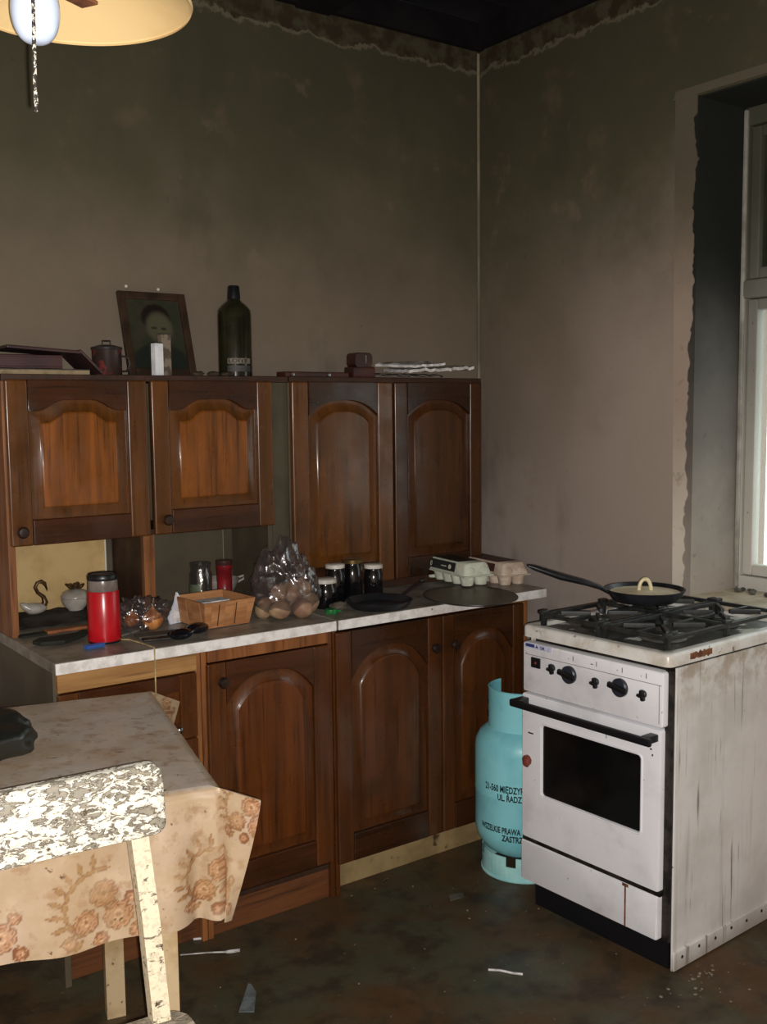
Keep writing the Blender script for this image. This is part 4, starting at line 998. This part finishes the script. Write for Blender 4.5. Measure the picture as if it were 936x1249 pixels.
B().lathe([(0, 0), (.025, 0), (.026, .004), (.026, .02), (.0245, .022), (.0245, .104), (.026, .106), (.026, .122)], n=28).done('can', REDCAN, t); B().lathe([(.0255, .122), (.0265, .124), (.0265, .137), (0, .139)], n=28).done('lid', simple('dark_tin_lid', (70, 40, 38), None, rough=.3), t)
t = thing('bowl', 'white china bowl behind the tall red tin', 'bowl', (-1.19, -.078, ZC))
B().lathe([(0, 0), (.03, 0), (.032, .006), (.06, .058), (.063, .066), (.061, .067), (.056, .058), (.028, .008), (0, .006)], n=36).done('china', PORC, t); B().tube([(.058, -.01, .05), (.078, -.012, .058), (.08, -.012, .07), (.06, -.008, .064)], .004, 8).done('handle', PORC, t)
# bag of potatoes
pot = [(-.045, -.03, .032, .030), (.02, -.045, .03, .033), (.065, -.01, .032, .032), (-.02, .02, .036, .034), (.04, .04, .032, .032), (-.065, .03, .03, .028), (.005, -.01, .075, .030), (.05, .0, .085, .029), (-.035, -.01, .08, .026)]
PB = Vector((-1.172, -.478, ZC))
for i, (x, y, z, r) in enumerate(pot):
    lb = 'pale brown potato seen through the clear bag on the worktop'
    tag(B().ball((0, 0, 0), r, 3, (1.15, .95, .9), RZ(i * 1.3) @ RY(.4 * i), .15, 1.6, i).done('potato', POTATO, loc=PB + Vector((x, y, z))), lb, 'potato', 'potatoes in the clear bag')
b = B().ball((0, 0, 0), 1, 5)
for v in b.bm.verts:
    d = v.co.copy(); zz = (d.z + 1) / 2
    rad = .108 * (1 - .45 * zz ** 1.6); rad *= 1 + .16 * (1 - 3.2 * abs(noise.noise(d * 2.1))) * zz + .16 * zz * noise.noise(d * 4.5) + .05 * noise.noise(d * 9)
    hr = math.hypot(d.x, d.y); k = min(1, hr * 1.15) if zz < .5 else hr ** .8
    ang = math.atan2(d.y, d.x)
    v.co = Vector((math.cos(ang) * rad * k * 1.08 - .022 * zz, math.sin(ang) * rad * k * .8, .002 + .205 * zz ** .9 + .075 * zz ** 2 * noise.noise(Vector((d.x * 2.6, d.y * 2.6, 3))) + .03 * zz * noise.noise(d * 5)))
tag(b.done('plastic_bag', FILM, loc=PB, angle=180), 'clear wrinkled plastic bag of potatoes between the basket and the jars', 'bag')
# preserve jars
def jar(x, y, h, r, lid, lb):
    t = thing('preserve_jar', lb, 'jar', (x, y, ZC), 0, 'jars of dark preserve')
    B().lathe([(0, 0), (r - .003, 0), (r, .004), (r, h - .03), (r - .005, h - .02), (r - .005, h - .013), (0, h - .013)], n=32).done('glass', JARGLASS, t)
    B().lathe([(r - .003, h - .014), (r, h - .013), (r, h - .002), (r - .003, h), (0, h)], n=32).done('lid', lid, t)
jar(-1.008, -.43, .092, .035, LIDW, 'short dark preserve jar with white lid next to the potato bag')
jar(-.938, -.378, .125, .031, LIDW, 'dark preserve jar with white lid between the short jar and the gold-lidded jar')
jar(-.86, -.362, .132, .032, LIDG, 'tall dark preserve jar with a gold metal lid')
jar(-.78, -.366, .108, .031, LIDW, 'dark preserve jar with white lid right of the gold-lidded jar')
t = thing('lid', 'small bright green plastic bottle cap piece on the worktop edge', 'cap', (-1.045, -.515, ZC), .3)
B().lathe([(0, 0), (.017, 0), (.018, .002), (.017, .013), (0, .014)], n=20).done('cap', GREEN, t); B().box((.016, -.008, .005), (.03, .012, .007), .002, RZ(-.4)).done('tab', GREEN, t)
tag(B().ball((0, 0, .012), .02, 3, (1.5, 1, .6), None, .4, 2, 5).done('scrap', RAG, loc=(-1.0, -.49, ZC + .0015)), 'grey crumpled rag scrap beside the green cap', 'scrap')
t = thing('frying_pan', 'flat black pan lying before the preserve jars on the worktop', 'pan', (-.872, -.525, ZC))
B().lathe([(0, 0), (.085, 0), (.09, .003), (.105, .024), (.102, .025), (.087, .006), (0, .004)], n=44).done('bowl', PANBLK, t); B().tube([(.1, .015, .021), (.15, .05, .026), (.23, .10, .032), (.27, .125, .034)], [.008, .009, .011, .008], 10, flat=.5).done('handle', PANBLK, t)
B().box((.262, .12, .041), (.03, .016, .004), .0015, RZ(.55)).done('handle_tip', SILVER, t)
t = thing('glass_plate', 'smoky oval glass plate under the egg cartons, overhanging the worktop', 'plate', (-.575, -.612, ZC), -.35)
g = B().lathe([(0, .0), (.10, .0), (.14, .006), (.158, .012), (.16, .0135), (.157, .0145), (.138, .009), (.10, .003), (0, .003)], n=56)
for v in g.bm.verts: v.co.x *= .92; v.co.y *= 1.12
g.done('plate', SMOKE, t)
g = B().lathe([(.157, .0125), (.161, .0132), (.1605, .0152), (.1565, .0148)], n=56)
for v in g.bm.verts: v.co.x *= .92; v.co.y *= 1.12
g.done('rim', BLACK_PL, t)
def carton(name, lb, loc, rz, nx, mat_, label=False, L=.27, W_=.108):
    t = thing(name, lb, 'egg carton', loc, rz)     # local y is the long axis
    tr = B(); ny = 5; dx, dy = W_ / 2, L / ny
    for i in range(2):
        for j in range(ny):
            cx_, cy_ = (i - .5) * dx, (j - 2) * dy
            tr.lathe([(0, 0), (.017, 0), (.020, .002), (.027, .03), (.0285, .034), (0, .034)], (cx_, cy_, 0), 12)
    tr.box((0, 0, .034), (W_ + .012, L + .012, .005), .002).done('tray', mat_, t, 50)
    l_ = B(); z0, z1 = .037, .077
    loft(l_.bm, [ringz(-W_ / 2 - .003, W_ / 2 + .003, -L / 2 - .003, L / 2 + .003, .012, z0), ringz(-W_ / 2, W_ / 2, -L / 2, L / 2, .012, z0 + .008), ringz(-W_ / 2 + .008, W_ / 2 - .008, -L / 2 + .008, L / 2 - .008, .012, z1 - .005), ringz(-W_ / 2 + .013, W_ / 2 - .013, -L / 2 + .013, L / 2 - .013, .01, z1)])
    for s in (-1, 1): 
        for k in (-1, 1): l_.ball((k * .027, s * (L / 2 - .012), .048), .024, 2, (1, .6, .8))
    l_.done('lid', mat_, t, 40)
    return t, L, W_, z1
t, L, W_, z1 = carton('egg_carton', 'grey green egg carton with black label, on the smoky plate', (-.431, -.372, ZC + .016), -.12, 2, PULP_G)
lbx = B().box((-W_ / 2 + .0015, .028, .0585), (.003, L * .74, .031), .001, RY(.22)).box((.0, .028, z1 + .0008), (W_ - .03, L * .74, .0016), .0005).done('label', LABEL_K, t)
def side_text(s, size, y, z, sx=1):
    me = text_mesh(s, size, .0004)
    for q_ in me.vertices:
        zz = q_.co.y; q_.co = Vector((-W_ / 2 - .002 - .0012 + (zz + z - .0585) * .22, y - q_.co.x * sx, z + zz))
    me.materials.append(INKW); link('lettering', me, lbx)
side_text('10', .024, .092, .05, 1.1)
for (yy_, rr2) in ((.112, .009), (-.045, .008)): B().lathe([(0, 0), (rr2, 0), (rr2, .001), (0, .001)], (-W_ / 2 - .0022, yy_, .0585), 16, RY(-PI / 2 + .22)).done('label_mark', INKW, lbx)
B().box((-W_ / 2 - .0012, -.005, .0575), (.0012, .03, .003)).done('label_mark', INKW, lbx)
t, L2, W2, z2 = carton('egg_carton', 'pinkish egg carton with a red-brown lid label, by the corner', (-.262, -.372, ZC), -.1, 2, PULP_P)
B().box((0, .02, z2 + .0008), (W2 - .03, L2 * .75, .0016), .0005).box((-W2 / 2 + .0015, .02, .0585), (.003, L2 * .75, .028), .001, RY(.22)).done('label', simple('red_brown_label', (88, 50, 40), (66, 44, 36), 10, rough=.5), t)
# cord hanging over the front edge
t = tag(B().tube([(-1.70, -.46, ZC + .003), (-1.672, -.49, ZC + .003), (-1.663, -.55, ZC + .003), (-1.66, -.612, ZC + .0035), (-1.66, -.6205, ZC + .003), (-1.66, -.6226, ZC - .001), (-1.66, -.623, .80), (-1.66, -.6225, .72), (-1.658, -.6225, .64)], .002, 8).done('cord', simple('pale_string', (190, 170, 120), (150, 130, 90), 40, rough=.8)), 'thin pale string hanging over the worktop edge', 'string')

for (x, z, lb) in ((-1.449, 1.854, 'bright nail head in the wall above the left corner of the portrait'), (-1.343, 1.850, 'bright nail head in the wall above the middle of the portrait')):
    tag(B().lathe([(0, -.012), (.0015, -.012), (.0015, 0), (.005, 0), (.0045, .002), (0, .003)], n=10).done('nail', simple('pale_nail', (214, 208, 196), None, rough=.4), loc=(x, -.005, z), rot=(PI / 2, 0, 0)), lb, 'nail')
# ------------------------------------------------------------------ litter on the floor
t = thing('plastic_fork', 'white plastic fork lying on the floor beside the table', 'fork', (-1.545, -.648, .001), -.52)
B().tube([(-.075, 0, .003), (0, 0, .0045), (.05, 0, .003)], [.003, .003, .0045], 8, flat=.5).done('handle', PAPER, t)
for k in (-1, 0, 1): B().tube([(.048, k * .003, .003), (.06, k * .006, .003), (.085, k * .006, .005)], [.0022, .0018, .001], 6).done('tine', PAPER, t)
tag(B().prism([(-.012, -.055), (.026, -.055), (.021, .03), (.003, .068), (-.004, .07)], 'z', 0, .003, .0005).done('glass_shard', simple('dusty_glass_shard', (120, 128, 128), (96, 104, 104), 30, rough=.2), loc=(-1.568, -.905, .001), rot=(0, 0, -.62)), 'long pointed grey glass shard on the bare floor', 'shard')
tag(B().tube([(-.045, 0, .003), (-.015, .004, .003), (.02, -.002, .003), (.045, -.001, .003)], .003, 6).done('straw', PAPER, loc=(-.967, -1.203, .0005), rot=(0, 0, -.88)), 'thin white stick on the floor in front of the cooker', 'stick')
tag(B().tube([(-.018, 0, .003), (0, .003, .003), (.016, 0, .003)], .0032, 6).done('paper_scrap', PAPER, loc=(-1.53, -.565, .0005), rot=(0, 0, -.6)), 'tiny white scrap on the floor behind the fork', 'scrap')
tag(B().tube([(-.014, 0, .003), (0, .004, .004), (.012, 0, .003)], .003, 6).done('paper_scrap', SILVER, loc=(-.905, -.59, .0005), rot=(0, 0, .4)), 'tiny shiny scrap on the floor before the cream plinth', 'scrap')
tag(B().prism([(-.03, -.012), (.02, -.018), (.034, .006), (-.01, .02)], 'z', 0, .002).done('paper_scrap', RAG, loc=(-.80, -.80, .001)), 'flat grey scrap on the floor in front of the gas bottle', 'scrap')
db_ = B()
for k in range(150):
    x, y = random.uniform(-2.0, -.5), random.uniform(-1.9, -.55)
    if y > -.6 or x < -1.62: continue
    if (x + .49) ** 2 + (y + .765) ** 2 < .025: continue
    db_.ball((x, y, .0015), random.choice((.001, .0015, .002, .003)), 1, (1.4, 1, .6), RZ(k))
for k in range(34): db_.ball((-.60 + random.gauss(0, .08), -1.50 - abs(random.gauss(0, .05)), .0015), random.choice((.002, .003, .0045)), 1, (1.4, 1, .6), RZ(k))
tag(db_.done('floor_crumbs', simple('pale_crumbs', (140, 130, 112), (90, 80, 66), 40, rough=.9, jit=False)), 'pale paint crumbs scattered over the dark floor', 'crumbs', None, 'stuff')
